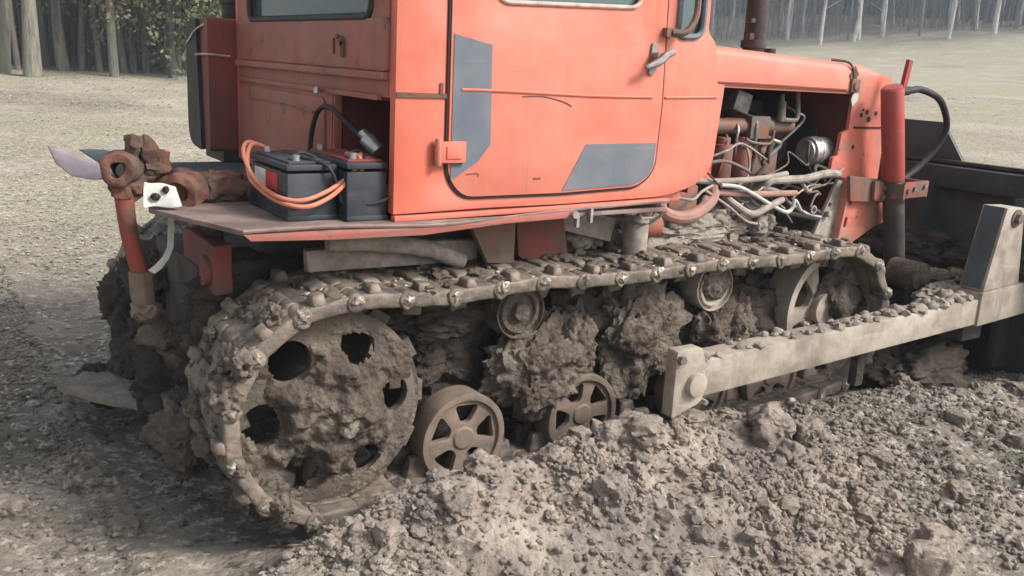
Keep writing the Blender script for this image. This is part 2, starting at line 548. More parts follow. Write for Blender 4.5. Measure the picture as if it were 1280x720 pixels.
def cells(x, y, k=0):
    """rounded clod heights: 1 at a cell's centre, 0 at its rim, with a random size each"""
    ix, iy = np.floor(x), np.floor(y)
    best = np.full(x.shape, 9.0); hh = np.zeros(x.shape)
    for dx in (-1, 0, 1):
        for dy in (-1, 0, 1):
            jx, jy = ix + dx, iy + dy
            px = jx + .15 + .7 * vhash(jx, jy, k + 1); py = jy + .15 + .7 * vhash(jx, jy, k + 2)
            d = np.hypot(x - px, y - py)
            better = d < best
            best = np.where(better, d, best)
            hh = np.where(better, vhash(jx, jy, k + 3), hh)
    return np.clip(1 - best * 1.5, 0, 1) ** .6 * (.3 + .7 * hh)
def sat(x): return np.clip(x, 0, 1)
def smooth(x): x = sat(x); return x * x * (3 - 2 * x)

CRX = [-3, -.6, -.3, -.05, .3, .6, 1.0, 1.3, 1.6, 2.2, 3.0, 5]
CRZ = [0, 0, .10, .18, .235, .25, .31, .27, .245, .17, .10, .04]
def mound(x, y):
    cy = -1.13 + .06 * np.sin(x * 2.3 + 1)
    d = y - cy
    w = np.where(d > 0, .17 + .24 * sat((x - 1.1) / .4), .42 + .25 * sat((x - .6) / 1.5))
    return np.interp(x, CRX, CRZ) * np.exp(-(d / w) ** 2)
def base_h(x, y):
    d = np.hypot(x + 1, y + 3.25)
    s = np.clip((d - 6) / 59, 0, 4)
    H = 3.1 + 2.1 * smooth((x - 42) / 18)
    z = H * s ** 1.05
    z = np.where(s > 1, H + (s - 1) * H * 1.0, z)
    z = z + .10 * (fbm(x * .22, y * .22, 3, 40) - .5) * sat((d - 5) / 8)
    return z
def near_w(x, y):
    return sat(1 - (np.hypot((x - .9) / 1.25, y + .8) - 2.8) / 2.6)
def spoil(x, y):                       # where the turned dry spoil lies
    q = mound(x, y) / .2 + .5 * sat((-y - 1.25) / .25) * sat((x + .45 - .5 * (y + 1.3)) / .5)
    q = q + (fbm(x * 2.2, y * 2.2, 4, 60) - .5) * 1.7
    q = q - 1.35 * sat((x - 1.25) / .55) * sat((y + 2.2) / .5)  # darker soil to the right, with shade under the push arm painted in
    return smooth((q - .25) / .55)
def ground_h(x, y):
    w = near_w(x, y)
    z = base_h(x, y) + mound(x, y)
    sp = spoil(x, y)
    und = (fbm(x * 2.1, y * 2.1, 4, 5) - .5) * .16
    und = und - .10 * np.exp(-(((x - .95) / .22) ** 2 + ((y + 1.72) / .12) ** 2)) - .05 * np.exp(-(((x - 1.75) / .5) ** 2 + ((y + 1.3) / .14) ** 2))
    under = sat((y + 1.02) / .12) * sat((x + .55) / .15)      # pressed flat below the machine
    z = z - .075 * np.exp(-(((x - .13) * .81 + (y + 1.24) * .58) / .035) ** 2 - (((x - .13) * -.58 + (y + 1.24) * .81) / .2) ** 2)
    z = z - .07 * np.exp(-((x - 1.25) / .12) ** 2 - ((y + 1.3) / .06) ** 2)
    z = z + w * und * (.55 + .45 * sp) * (1 - .8 * under) * (1 - .6 * sat(mound(x, y) / .2))
    big = cells(x * 4.3 + 1.1 * fbm(x * 3, y * 3, 2, 19), y * 4.3 + .9 * fbm(x * 3, y * 3, 2, 29), 41) * .075 * smooth((fbm(x * 1.3, y * 1.3, 3, 90) - .42) / .2)
    dusty = smooth((fbm(x * 2.6, y * 2.6, 3, 95) - .47) / .12)
    cl = big + (1 - .75 * dusty) * cells(x * 9 + .8 * fbm(x * 6, y * 6, 2, 9), y * 9, 11) * .05 + (1 - .5 * dusty) * cells(x * 19, y * 19 + .5 * fbm(x * 11, y * 11, 2, 8), 21) * .026 + (fbm(x * 24, y * 24, 3, 31) - .5) * .022
    z = z + w * cl * (.6 + .4 * sp) * (1 - .7 * under)
    return z - .02 * w

def axis_pts(a, b, step, lo, hi, g=1.11):
    p = list(np.arange(a, b, step))
    s, x = step, a
    left = []
    while x > lo:
        s *= g; x -= s; left.append(x)
    s, x = step, p[-1]
    right = []
    while x < hi:
        s *= g; x += s; right.append(x)
    return np.array(left[::-1] + p + right)
def hgt(x, y):
    return float(ground_h(np.array([x], float), np.array([y], float))[0])
def bh(x, y):
    return float(base_h(np.array([x], float), np.array([y], float))[0])

xs = axis_pts(-1.7, 4.4, .0145, -60, 130)
ys = axis_pts(-2.7, 2.6, .0155, -25, 110)
gx, gy = np.meshgrid(xs, ys)
gz = ground_h(gx, gy)
nx, ny = len(xs), len(ys)
verts = np.stack([gx.ravel(), gy.ravel(), gz.ravel()], 1)
i = np.arange(nx * ny).reshape(ny, nx)
quads = np.stack([i[:-1, :-1].ravel(), i[:-1, 1:].ravel(), i[1:, 1:].ravel(), i[1:, :-1].ravel()], 1)
def np_mesh(name, v, f, mats, smooth=True, attr=None, mi=None):
    me = bpy.data.meshes.new(name)
    k = f.shape[1]
    me.vertices.add(len(v)); me.vertices.foreach_set('co', v.astype(np.float32).ravel())
    me.loops.add(f.size); me.loops.foreach_set('vertex_index', f.astype(np.int32).ravel())
    me.polygons.add(len(f))
    me.polygons.foreach_set('loop_start', np.arange(0, f.size, k, dtype=np.int32))
    me.polygons.foreach_set('use_smooth', np.full(len(f), smooth))
    for x in mats: me.materials.append(x)
    if mi is not None: me.polygons.foreach_set('material_index', mi.astype(np.int32))
    me.update(calc_edges=True)
    if attr is not None:
        a = me.attributes.new('soil', 'FLOAT', 'POINT')
        a.data.foreach_set('value', attr.astype(np.float32).ravel())
    me.validate()
    return me
def link(name, me, parent=None):
    o = bpy.data.objects.new(name, me)
    COL.objects.link(o)
    if parent: o.parent = parent
    return o
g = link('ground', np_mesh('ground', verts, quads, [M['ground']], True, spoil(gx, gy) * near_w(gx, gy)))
tag(g, kind='structure')

# ------------------------------------------------------------------ the woods
LEFT_GROUP = 'trees of the near wood behind the field'
FAR_GROUP = 'trees of the far wood on top of the rise'
def tree_proto(name, h, r, bark, leafmat, crown_z, crown_r, leaves, lean=0, limbs=6, seed=0, leafsize=.5, fork=False):
    rnd = random.Random(seed)
    root = empty(name, (0, 0, 0))
    tb = MB()
    pts = []; rs = []
    for k in range(9):
        t = k / 8
        pts.append((lean * h * t + rnd.uniform(-1, 1) * .012 * h * (0 < k), rnd.uniform(-1, 1) * .012 * h * (0 < k), h * t - .35 * (k == 0)))
        rs.append(r * (1.45 if k == 0 else 1.0) * (1 - .82 * t) + .006)
    tb.tube(pts, r, n=9, rs=rs)
    for k in range(limbs):
        t = rnd.uniform(.14, .9)
        p = Vector(pts[0]).lerp(Vector(pts[-1]), t)
        a = rnd.uniform(0, 6.28)
        ln = rnd.uniform(.06, .16) * h * (1.1 - t)
        e = p + Vector((math.cos(a) * ln, math.sin(a) * ln, ln * rnd.uniform(-.1, .9)))
        mid = p.lerp(e, .5) + Vector((0, 0, .04 * h * rnd.uniform(-.3, .6) * .3))
        rr = r * .28 * (1 - .7 * t)
        tb.tube([p, mid, e], rr, n=5, rs=[rr, rr * .7, rr * .25])
    if fork:
        p = Vector((lean * h * .12, 0, h * .12))
        tb.tube([p, p + Vector((.35, .1, h * .12)), p + Vector((.5, .15, h * .5))], r * .7, n=7, rs=[r * .75, r * .6, r * .2])
    tb.build('trunk', bark, root, smooth=60, origin=(0, 0, 0))
    n = leaves
    c = RNG.normal(size=(n, 3))
    c /= np.linalg.norm(c, axis=1)[:, None]
    rad = RNG.random(n) ** .45
    zc = (crown_z[0] + crown_z[1]) / 2; zh = (crown_z[1] - crown_z[0]) / 2
    clump = 1 + .35 * np.sin(c[:, 0] * 5 + seed) * np.cos(c[:, 1] * 4 + c[:, 2] * 5)
    P = c * rad[:, None] * clump[:, None] * np.array([crown_r, crown_r, zh]) + np.array([lean * h * .6, 0, zc])
    q1 = RNG.normal(size=(n, 3)); q1 /= np.linalg.norm(q1, axis=1)[:, None]
    q2 = np.cross(q1, RNG.normal(size=(n, 3))); q2 /= np.linalg.norm(q2, axis=1)[:, None]
    s = (leafsize * (.5 + RNG.random(n)))[:, None]
    V = np.stack([P - q1 * s * .5, P + q2 * s * .28, P + q1 * s * .5, P - q2 * s * .28], 1).reshape(-1, 3)
    F = np.arange(4 * n).reshape(n, 4)
    link('crown', np_mesh('crown', V, F, [leafmat], False), root)
    return root
def copy_tree(root):
    r = root.copy(); COL.objects.link(r)
    for ch in list(root.children):
        d = ch.copy(); COL.objects.link(d); d.parent = r
    return r
protos_used = {}
def put_tree(p, x, y, label, group, s=1.0, cat='tree'):
    if p.name in protos_used:
        o = copy_tree(p)
    else:
        o = p; protos_used[p.name] = 1
    o.location = (x, y, bh(x, y))
    o.rotation_euler.z = random.uniform(0, 6.28)
    o.scale = (s, s, s * random.uniform(.95, 1.1))
    return tag(o, label, cat, group)
def at_az(u, dist):                  # a spot on the plan, by bearing from where the photographer stood
    az = math.atan2(u - 640, 1133) + R(34)
    return CAM.x + math.sin(az) * dist, CAM.y + math.cos(az) * dist

stout = tree_proto('old_tree', 13, .135, M['bark'], M['leaf'], (6, 13), 2.6, 420, limbs=9, seed=1)
slim = [tree_proto('slender_tree', 12, .06, M['bark'], M['leaf'], (5.5, 12), 1.6, 260, lean=.015 * k - .02, limbs=14, seed=10 + k) for k in range(3)]
dark = [tree_proto('slender_tree', 11, .045, M['bark_dark'], M['leaf'], (4.2, 11), 1.5, 260, lean=.02 * (k - 1), limbs=16, seed=20 + k) for k in range(3)]
leafy = tree_proto('leafy_young_tree', 7, .06, M['bark_dark'], M['leaf'], (.3, 4.6), 1.7, 7000, limbs=16, seed=31, leafsize=.11)
birch = [tree_proto('birch_tree', 17, .12, M['birch'], M['leaf_dry'], (9, 17), 2.2, 160, lean=.02 * (k - 1), limbs=12, seed=40 + k, fork=(k == 2)) for k in range(3)]
fargrey = [tree_proto('bare_tree', 16, .09, M['bark_far'], M['leaf_dry'], (8, 16), 2.2, 200, lean=.02 * (k - 1), limbs=16, seed=50 + k) for k in range(3)]

put_tree(stout, *at_az(40, 20.8), 'thick pale grey trunk, the stoutest at the edge of the wood on the left', LEFT_GROUP, 1.0)
put_tree(stout, *at_az(79, 22.6), 'second stoutest grey trunk at the edge of the left wood, right of the thickest one', LEFT_GROUP, .8)
put_tree(slim[0], *at_az(141, 21.4), 'slim pale trunk alone at the wood edge, right of the two stout trunks', LEFT_GROUP, 1.25)
put_tree(slim[1], *at_az(4, 21.5), 'grey trunk at the very left border of the wood', LEFT_GROUP, 1.3)
for u, d, s in ((165, 22.5, 1.0), (262, 22, .95), (212, 21.6, 1.05), (100, 25, 1.0), (235, 24, 1.1), (10, 26, 1.0)):
    put_tree(leafy, *at_az(u, d), 'young leafy tree with low dull green foliage at the edge of the near wood', LEFT_GROUP, s)
for k in range(165):
    u = random.uniform(-120, 330); d = 22.5 + 20 * random.random() ** 1.3
    p = random.choice(dark + slim)
    put_tree(p, *at_az(u, d), 'slender trunk among the many in the dark wood behind the field on the left', LEFT_GROUP, random.uniform(.75, 1.3))
for k in range(45):
    put_tree(slim[k % 3], *at_az(random.uniform(-60, 300), random.uniform(22.3, 27)), 'slender trunk among the many in the dark wood behind the field on the left', LEFT_GROUP, random.uniform(.6, 1.1))
for n, (u, d, s) in enumerate(((907, 61, .8), (994, 63, .9), (1033, 64, .9), (1146, 63, .85), (1200, 64, 1.0), (1068, 66, .8), (1178, 67, .7), (955, 66, .8))):
    put_tree(birch[2 if n == 4 else n % 2], *at_az(u, d), ['white birch trunk just left of the black exhaust pipe, far wood', 'leaning branched white birch right of the exhaust pipe at the far wood edge',
             'white birch third along the far wood edge, curving at its foot', 'straight white birch in the middle of the far wood edge', 'forked white birch farthest right at the far wood edge',
             'slim pale birch between the curved and the straight birches', 'slim pale birch just left of the forked one', 'pale birch behind the exhaust pipe in the far wood'][n], FAR_GROUP, s)
for k in range(130):
    u = random.uniform(800, 1400); d = 64 + 30 * random.random()
    p = random.choice(fargrey + birch[:2])
    put_tree(p, *at_az(u, d), 'bare grey trunk among the many in the hazy wood on top of the rise', FAR_GROUP, random.uniform(.6, 1.1))

# thicket behind the trunks: a mass of thin stems and brush nobody could count
def thicket(name, mats, spans, n_stem, n_leaf, zmax, leafsize, r0):
    V = []; F = []; mi = []
    k = 0
    for (u0, u1, d0, d1), fr in spans:
        n = int(n_stem * fr)
        u = RNG.uniform(u0, u1, n); d = RNG.uniform(d0, d1, n)
        az = np.arctan2(u - 640, 1133) + R(34)
        x = CAM.x + np.sin(az) * d; y = CAM.y + np.cos(az) * d
        z = base_h(x, y)
        h = RNG.uniform(.35, 1, n) * zmax
        r = r0 * RNG.uniform(.4, 1.3, n)
        tx = RNG.normal(0, .06, n) * h; ty = RNG.normal(0, .06, n) * h
        vs = np.zeros((n, 6, 3))
        for j in range(3):
            a = j * 2.094
            vs[:, j] = np.stack([x + r * math.cos(a), y + r * math.sin(a), z - .2], 1)
            vs[:, 3 + j] = np.stack([x + tx + r * .4 * math.cos(a), y + ty + r * .4 * math.sin(a), z + h], 1)
        b = k + 6 * np.arange(n)[:, None]
        for q in ((0, 1, 4, 3), (1, 2, 5, 4), (2, 0, 3, 5)):
            F.append(b + np.array(q)); mi.append(np.zeros(n))
        V.append(vs.reshape(-1, 3)); k += 6 * n
        n = int(n_leaf * fr)
        u = RNG.uniform(u0, u1, n); d = RNG.uniform(d0 + (d1 - d0) * .3, d1, n)
        az = np.arctan2(u - 640, 1133) + R(34)
        x = CAM.x + np.sin(az) * d; y = CAM.y + np.cos(az) * d
        P = np.stack([x, y, base_h(x, y) + zmax * RNG.random(n) ** 1.2], 1)
        q1 = RNG.normal(size=(n, 3)); q1 /= np.linalg.norm(q1, axis=1)[:, None]
        q2 = np.cross(q1, RNG.normal(size=(n, 3))); q2 /= np.linalg.norm(q2, axis=1)[:, None]
        s = (leafsize * (.5 + RNG.random(n)))[:, None]
        V.append(np.stack([P - q1 * s * .5, P + q2 * s * .25, P + q1 * s * .5, P - q2 * s * .25], 1).reshape(-1, 3))
        F.append(k + np.arange(4 * n).reshape(n, 4)); mi.append(np.ones(n)); k += 4 * n
    o = link(name, np_mesh(name, np.concatenate(V), np.concatenate(F), mats, False, mi=np.concatenate(mi)))
    return o
t = thicket('wood_undergrowth', [M['bark'], M['leaf']], [((-260, 420, 23.5, 46), 1)], 3600, 60000, 8, .32, .035)
tag(t, 'dark mass of thin stems and brush filling the wood on the left', 'undergrowth', kind='stuff')
t = thicket('far_wood_thicket', [M['bark_far'], M['leaf_dry']], [((420, 800, 62, 100), .35), ((760, 1500, 66, 110), .65)], 4200, 30000, 13, 1.1, .05)
tag(t, 'hazy grey mass of thin bare stems filling the wood on the rise', 'wood', kind='stuff')

# ------------------------------------------------------------------ hazy air
hm = bpy.data.materials.new('haze')
hm.use_nodes = True
hm.node_tree.nodes.clear()
ho_ = hm.node_tree.nodes.new('ShaderNodeOutputMaterial')
hv = hm.node_tree.nodes.new('ShaderNodeVolumePrincipled')
hv.inputs['Color'].default_value = (.8, .9, 1.0, 1)
hv.inputs['Density'].default_value = .0024
hm.node_tree.links.new(hv.outputs[0], ho_.inputs['Volume'])
zmin, zmax = float(gz.min()) - 1.0, float(gz.max()) + 1.5
b = MB_HAZE = [(x, y, z) for z in (zmin, max(zmax, 26)) for y in (ys[0] - 1, ys[-1] + 1) for x in (xs[0] - 1, xs[-1] + 1)]
hme = bpy.data.meshes.new('haze')
hme.from_pydata(MB_HAZE, [], [(0, 2, 3, 1), (4, 5, 7, 6), (0, 1, 5, 4), (2, 6, 7, 3), (0, 4, 6, 2), (1, 3, 7, 5)])
hme.materials.append(hm)
tag(link('haze', hme), kind='stuff', label='thin pale evening haze over the field', cat='haze')

# ------------------------------------------------------------------ crawler tractor
TR = empty('crawler_tractor', (1.2, 0, 0), 'orange crawler tractor with muddy steel tracks and dark dozer blade standing on churned soil', 'tractor')

CY = -.767                            # right side wall of the cab
CX = .213                             # rear wall of the cab
# --- cab shell
door_out = [(.39, 1.72), (.394, 1.12), (.45, 1.054), (.842, 1.054), (1.18, 1.066), (1.255, 1.12), (1.264, 1.36), (1.25, 1.72), (1.25, 2.35), (.39, 2.35)]
door_rad = [0, .07, .05, 0, .04, .08, 0, 0, .05, .05]
door_poly = arc_poly(door_out, door_rad)
cx0, cz0 = np.mean([p[0] for p in door_poly]), np.mean([p[1] for p in door_poly])
def grow(poly, e):
    out = []
    k = len(poly)
    for i in range(k):
        a, p, b = Vector(poly[i - 1]), Vector(poly[i]), Vector(poly[(i + 1) % k])
        n1 = Vector((-(p - a).y, (p - a).x)); n2 = Vector((-(b - p).y, (b - p).x))
        n = (n1.normalized() + n2.normalized())
        n = n.normalized() if n.length > 1e-6 else n1.normalized()
        out.append((p.x - n.x * e, p.y - n.y * e))
    return out
area = sum(door_poly[i - 1][0] * door_poly[i][1] - door_poly[i][0] * door_poly[i - 1][1] for i in range(len(door_poly)))
sg = 1 if area > 0 else -1
qwin = arc_poly([(1.312, 2.3), (1.318, 1.594), (1.438, 1.604), (1.432, 2.3)], .04)
side_out = arc_poly([(.213, 1.007), (.56, 1.014), (.85, 1.014), (1.33, 1.024), (1.47, 1.058), (1.55, 1.11), (1.565, 1.2), (1.553, 1.395), (1.512, 1.585), (1.47, 1.62), (1.455, 2.45), (.213, 2.45)],
                    [0, 0, 0, .1, .06, .05, .05, 0, .02, .02, .08, .02])
cab = MB()
cab.plate(side_out, [grow(door_poly, sg * .007), qwin], SIDE(CY), .035)
cab.plate(side_out, [], SIDE(.745), .035)
# rear wall pieces: window hole and battery recess
rw = arc_poly([(-.606, 2.2), (-.606, 1.59), (.575, 1.59), (.575, 2.2)], .05)
rear_out = [(-.731, 1.0), (.744, 1.0), (.744, 2.45), (-.731, 2.45)]
recess = [(-.7305, 1.0), (-.7305, 1.21), (-.30, 1.225), (-.27, 1.03), (-.27, 1.0)]
rear_out = [(-.27, 1.0), (.744, 1.0), (.744, 2.45), (-.731, 2.45), (-.731, 1.355), (-.30, 1.357), (-.29, 1.04)]
cab.plate(rear_out, [rw], REAR(CX + .001), .03)
cab.plate([(1.475, 1.58), (1.475, 2.45), (1.44, 2.45), (1.44, 1.58)], [], lambda a, b, d: (a, -.73 + d * 42, b), .03)   # windscreen head and sides
cab.box((.84, 0, 2.49), (1.36, 1.62, .075))                       # roof
cab.box((.84, 0, 1.015), (1.2, 1.46, .03))                        # floor
cabo = cab.build('cab', M['orange'], TR, bevel=.004)
# windscreen wall is glass
b = MB(); b.plate(arc_poly([(-.72, 1.6), (.72, 1.6), (.70, 2.44), (-.70, 2.44)], .03), [], REAR(1.478), .006)
b.build('windscreen', M['glass'], TR)
# rear wall relief: upper pressed panel, ledges, lower panel
b = MB()
b.plate(arc_poly([(-.725, 1.432), (.735, 1.432), (.735, 1.585), (-.725, 1.585)], .015), [], REAR(CX - .012), .0125)
b.box((CX - .012, 0, 1.418), (.03, 1.44, .022))
b.box((CX - .006, .03, 1.352), (.02, 1.40, .016))
b.plate(arc_poly([(-.265, 1.02), (.74, 1.02), (.74, 1.41), (-.72, 1.41), (-.72, 1.36), (-.295, 1.36), (-.28, 1.04)], 0), [], REAR(CX - .003), .0035)
b.plate(arc_poly([(-.235, 1.06), (.70, 1.06), (.70, 1.325), (-.235, 1.325)], .03), [], REAR(CX - .009), .0055)
b.plate([(-.725, 1.5852), (.735, 1.5852), (.735, 2.4), (-.725, 2.4)], [grow(rw, .004) if True else rw], REAR(CX - .005), .0055)
b.tube([(CX - .011, .62, 1.28), (CX - .011, .1, 1.283), (CX - .011, -.14, 1.27)], .005, n=6)
b.build('rear_panel', M['orange_old_shaded'], TR, bevel=.003)
b = MB()                                                          # recess lining behind the batteries
b.box((.55, -.50, 1.19), (.02, .46, .33)); b.box((.40, -.51, 1.348), (.3, .44, .012)); b.box((.40, -.285, 1.19), (.3, .012, .3))
b.build('recess_lining', M['tank_red'], TR)
b = MB()
b.tube([(CX - .02, -.245, 1.352), (CX - .04, -.245, 1.36), (CX - .045, -.25, 1.34)], .008, n=8)
b.build('wire_end', M['galv'], TR)
b = MB()                                                          # latch scar with torn bolt holes
b.cyl((CX - .022, -.40, 1.515), (CX, -.40, 1.515), .017, n=12); b.box((CX - .016, -.41, 1.49), (.012, .022, .05)); b.box((CX - .014, -.33, 1.50), (.006, .008, .05))
b.cyl((CX - .02, -.365, 1.53), (CX, -.365, 1.53), .008, n=8)
b.build('lock_remnant', M['rust'], TR)
b = MB(); b.plate(rw, [], REAR(CX + .014), .006)
wn_ = b.build('rear_window', M['glass'], TR)
b = MB(); pts = [(CX - .003, y, z) for y, z in rw]; b.tube(pts + [pts[0]], .014, n=8, smooth=False)
b.build('window_seal', M['black'], wn_)
b = MB(); b.plate(qwin, [], SIDE(CY + .014), .006)
qg = b.build('quarter_window', M['glass'], TR)
b = MB(); pts = [(x, CY - .002, z) for x, z in qwin]; b.tube(pts + [pts[0]], .011, n=8, smooth=False)
b.build('window_seal', M['decal'], qg)
# scuffed seam strip on the rear corner post
b = MB(); b.box((.30, CY - .003, 1.367), (.17, .005, .014)); b.box((.366, CY - .003, 1.383), (.01, .004, .045)); b.build('corner_seam', M['rust'], TR)

# --- door
dw = arc_poly([(.49, 2.27), (.55, 1.655), (1.13, 1.68), (1.15, 2.27)], .05)
b = MB(); b.plate(door_poly, [dw], SIDE(CY - .010), .03)
door = b.build('door', M['orange'], TR, bevel=.004)
b = MB(); pts = [(x, CY - .001, z) for x, z in grow(door_poly, sg * .004)]; b.tube(pts + [pts[0]], .0065, n=6, smooth=False)
b.build('door_seal', M['seam'], door)
b = MB(); b.plate(dw, [], SIDE(CY + .006), .006); b.build('window_glass', M['glass'], door)
b = MB(); pts = [(x, CY - .011, z) for x, z in dw]; b.tube(pts + [pts[0]], .008, n=8, smooth=False); b.build('window_gasket', M['pale_trim'], door)
b = MB()
b.plate([(.40, 1.552), (.536, 1.527), (.545, 1.22), (.500, 1.165), (.403, 1.107)], [], SIDE(CY - .0125), .0022)
b.build('corner_decal', M['decal'], door, label='blue grey vertical decal on the rear edge of the door')
b = MB()
b.plate(arc_poly([(.932, 1.218), (1.252, 1.222), (1.245, 1.118), (1.176, 1.074), (.842, 1.062)], [0, 0, .03, .05, 0]), [], SIDE(CY - .0125), .0022)
b.build('corner_decal', M['decal'], door, label='blue grey slanted decal in the lower front corner of the door')
b = MB()
b.tube([(.432, CY - .0115, 1.388), (.62, CY - .0115, 1.387), (.95, CY - .0115, 1.381), (1.215, CY - .0115, 1.383)], .0045, n=6)
b.build('pressed_crease', M['orange'], door)
b = MB()
b.tube([(.66, CY - .0105, 1.372), (.74, CY - .0105, 1.374), (.82, CY - .0105, 1.36), (.86, CY - .0105, 1.345)], .0022, n=5)
b.build('scratch', M['rust'], door); b = MB()
b.tube([(.46, CY - .0105, 1.125), (.50, CY - .0105, 1.128), (.505, CY - .0105, 1.118)], .002, n=5)
b.build('scratch', M['rust'], door); b = MB()
b.box((.735, CY - .011, 1.106), (.03, .002, .005))
b.build('scratch', M['rust'], door)
b = MB()
b.plate(arc_poly([(1.182, 1.46), (1.212, 1.46), (1.216, 1.565), (1.19, 1.572)], .012), [], SIDE(CY - .018), .008)
b.cyl((1.2, CY - .05, 1.525), (1.2, CY - .01, 1.525), .013, n=14)
b.tube([(1.26, CY - .05, 1.54), (1.225, CY - .056, 1.53), (1.185, CY - .06, 1.503), (1.135, CY - .055, 1.483)], .012, n=10, rs=[.011, .015, .014, .008])
b.build('handle', M['iron_pale'], door, bevel=.002)
b = MB()
b.box((.402, CY - .018, 1.197), (.092, .018, .066)); b.cyl((.352, CY - .02, 1.155), (.352, CY - .02, 1.24), .011, n=12); b.box((.405, CY - .028, 1.197), (.055, .006, .04))
b.build('hinge', M['orange_dusty'], door, bevel=.003)
# scraped crease on the panel ahead of the door
b = MB(); b.tube([(1.285, CY - .001, 1.383), (1.4, CY - .001, 1.386), (1.545, CY - .001, 1.39)], .0045, n=6); b.build('pressed_crease', M['orange'], TR)
b = MB()                                                          # mirror bracket / grab rail
b.tube([(1.265, CY - .03, 1.607), (1.31, CY - .05, 1.612), (1.345, CY - .055, 1.66), (1.355, CY - .05, 1.74), (1.352, CY - .05, 2.05), (1.30, CY - .0, 2.1)], .012, n=10)
b.box((1.262, CY - .018, 1.607), (.05, .03, .03))
b.build('grab_rail', M['iron'], TR)

# --- sill, deck (fender plates)
b = MB(); b.plate([(.213, .985), (1.345, 1.0), (1.345, 1.017), (.8, 1.008), (.213, 1.002)], [], SIDE(CY - .012), .03)
b.build('sill', M['orange'], TR, bevel=.003)
b = MB()
b.plate(arc_poly([(-.25, -.79), (.25, -.80), (.8, -.79), (1.34, -.785), (1.34, -.32), (-.33, -.1), (-.41, -.34)], .03), [], FLAT(.985), .014)
dk = b.build('fender', M['deck'], TR, bevel=.003)
b = MB()
lip = [(-.26, .978), (.0, .978), (.3, .970), (.62, .986), (.86, .994), (.86, .972), (.6, .966), (.3, .946), (0, .95), (-.24, .960)]
b.plate(lip, [], SIDE(-.812), .012)
b.build('fender_lip', M['orange_old_shaded'], dk, bevel=.003)
b = MB(); b.tube([(-.26, -.80, .986), (.0, -.805, .988), (.35, -.812, .976), (.7, -.80, .99), (1.02, -.79, 1.0), (1.33, -.787, 1.008)], .0055, n=6); b.build('rolled_edge', M['deck'], dk)
b = MB(); b.cyl((.87, -.83, .985), (.87, -.79, .985), .013, n=10); b.box((.885, -.815, .965), (.012, .02, .05)); b.build('bracket', M['galv'], dk); b = MB(); b.box((.955, -.80, .975), (.01, .02, .05)); b.build('bracket', M['galv'], dk)
b = MB(); b.plate(arc_poly([(-.20, .82), (1.34, .82), (1.34, .35), (-.05, .35), (-.25, .45)], .03), [], FLAT(.985), .014)
b.build('fender', M['steel_blue'], TR, bevel=.003, label='dark grey deck plate on the far side')

# --- fuel tank behind the cab's far corner
b = MB()
tank = arc_poly([(.775, 1.03), (1.065, 1.05), (1.055, 1.57), (.775, 1.60)], [.03, .08, .09, .03], n=8)
b.plate(tank, [], REAR(.09), .42)
tk = b.build('fuel_tank', M['tank_red'], TR, bevel=.012)
b = MB(); b.plate(arc_poly([(.86, 1.032), (1.072, 1.05), (1.064, 1.575), (.90, 1.594)], [.02, .11, .08, .02]), [], REAR(.074), .2); b.build('tank_pad', M['black'], tk)
b = MB(); b.cyl((.25, .93, 1.59), (.25, .93, 1.665), .05); b.cyl((.25, .93, 1.662), (.25, .93, 1.682), .06); b.build('filler_cap', M['iron_dark'], tk, bevel=.003)
b = MB(); b.tube([(.09, 1.12, 1.485), (.07, 1.0, 1.50), (.075, .9, 1.545), (.1, .80, 1.575)], .005, n=6); b.build('wire', M['galv'], tk)
b = MB(); b.tube([(.07, .90, 1.44), (.09, .78, 1.445), (.18, .76, 1.44)], .005, n=6); b.build('wire', M['pale_trim'], tk)
b = MB(); b.box((.3, .93, 1.01), (.3, .28, .05)); b.build('tank_saddle', M['black'], tk)

# --- hood
HY = -.5
def hood_sec(x):
    t = (x - 1.5) / 1.5
    ze = 1.60 - .06 * t; zb = 1.437 - .012 * t
    return ze, zb
b = MB()
N = 9; prof_n = 0
vs = []
for k in range(N):
    x = 1.48 + (2.985 - 1.48) * k / (N - 1)
    ze, zb = hood_sec(x)
    if k == N - 1: ze -= .035
    ring = [(x, HY, zb), (x, HY, ze - .035), (x, HY + .012, ze - .012), (x, HY + .04, ze), (x, -.2, ze + .022), (x, 0, ze + .028), (x, .2, ze + .022), (x, -HY - .04, ze), (x, -HY - .012, ze - .012), (x, -HY, ze - .035), (x, -HY, zb)]
    prof_n = len(ring); vs += ring
fs = [(k * prof_n + j, k * prof_n + j + 1, (k + 1) * prof_n + j + 1, (k + 1) * prof_n + j) for k in range(N - 1) for j in range(prof_n - 1)]
b.add(vs, fs)
inner = [(x, y * .985, z - .012) for x, y, z in vs]
b.add(inner, [tuple(reversed(f)) for f in fs])
ho = b.build('hood', M['orange'], TR, smooth=50)
b = MB()
b.tube([(2.705, HY - .004, 1.415), (2.70, HY - .004, 1.47), (2.69, HY - .003, 1.52), (2.66, HY + .01, 1.558), (2.6, HY + .06, 1.566)], .006, n=6)
b.plate([(2.665, 1.50), (2.72, 1.42), (2.735, 1.505), (2.70, 1.545)], [], SIDE(HY - .003), .002)
b.build('rust_patch', M['rust'], ho)
b = MB(); b.cyl((2.71, HY - .02, 1.452), (2.71, HY, 1.452), .02, n=14); b.box((2.71, HY - .008, 1.455), (.06, .01, .06)); b.build('hood_latch', M['iron'], ho, bevel=.002)
b = MB(); b.tube([(1.62, HY - .004, 1.445), (2.1, HY - .004, 1.443), (2.66, HY - .004, 1.436)], .005, n=6); b.build('hood_edge', M['orange_old_shaded'], ho)
b = MB(); b.cyl((2.62, -.05, 1.575), (2.62, -.05, 1.61), .03); b.build('radiator_cap', M['black'], ho)
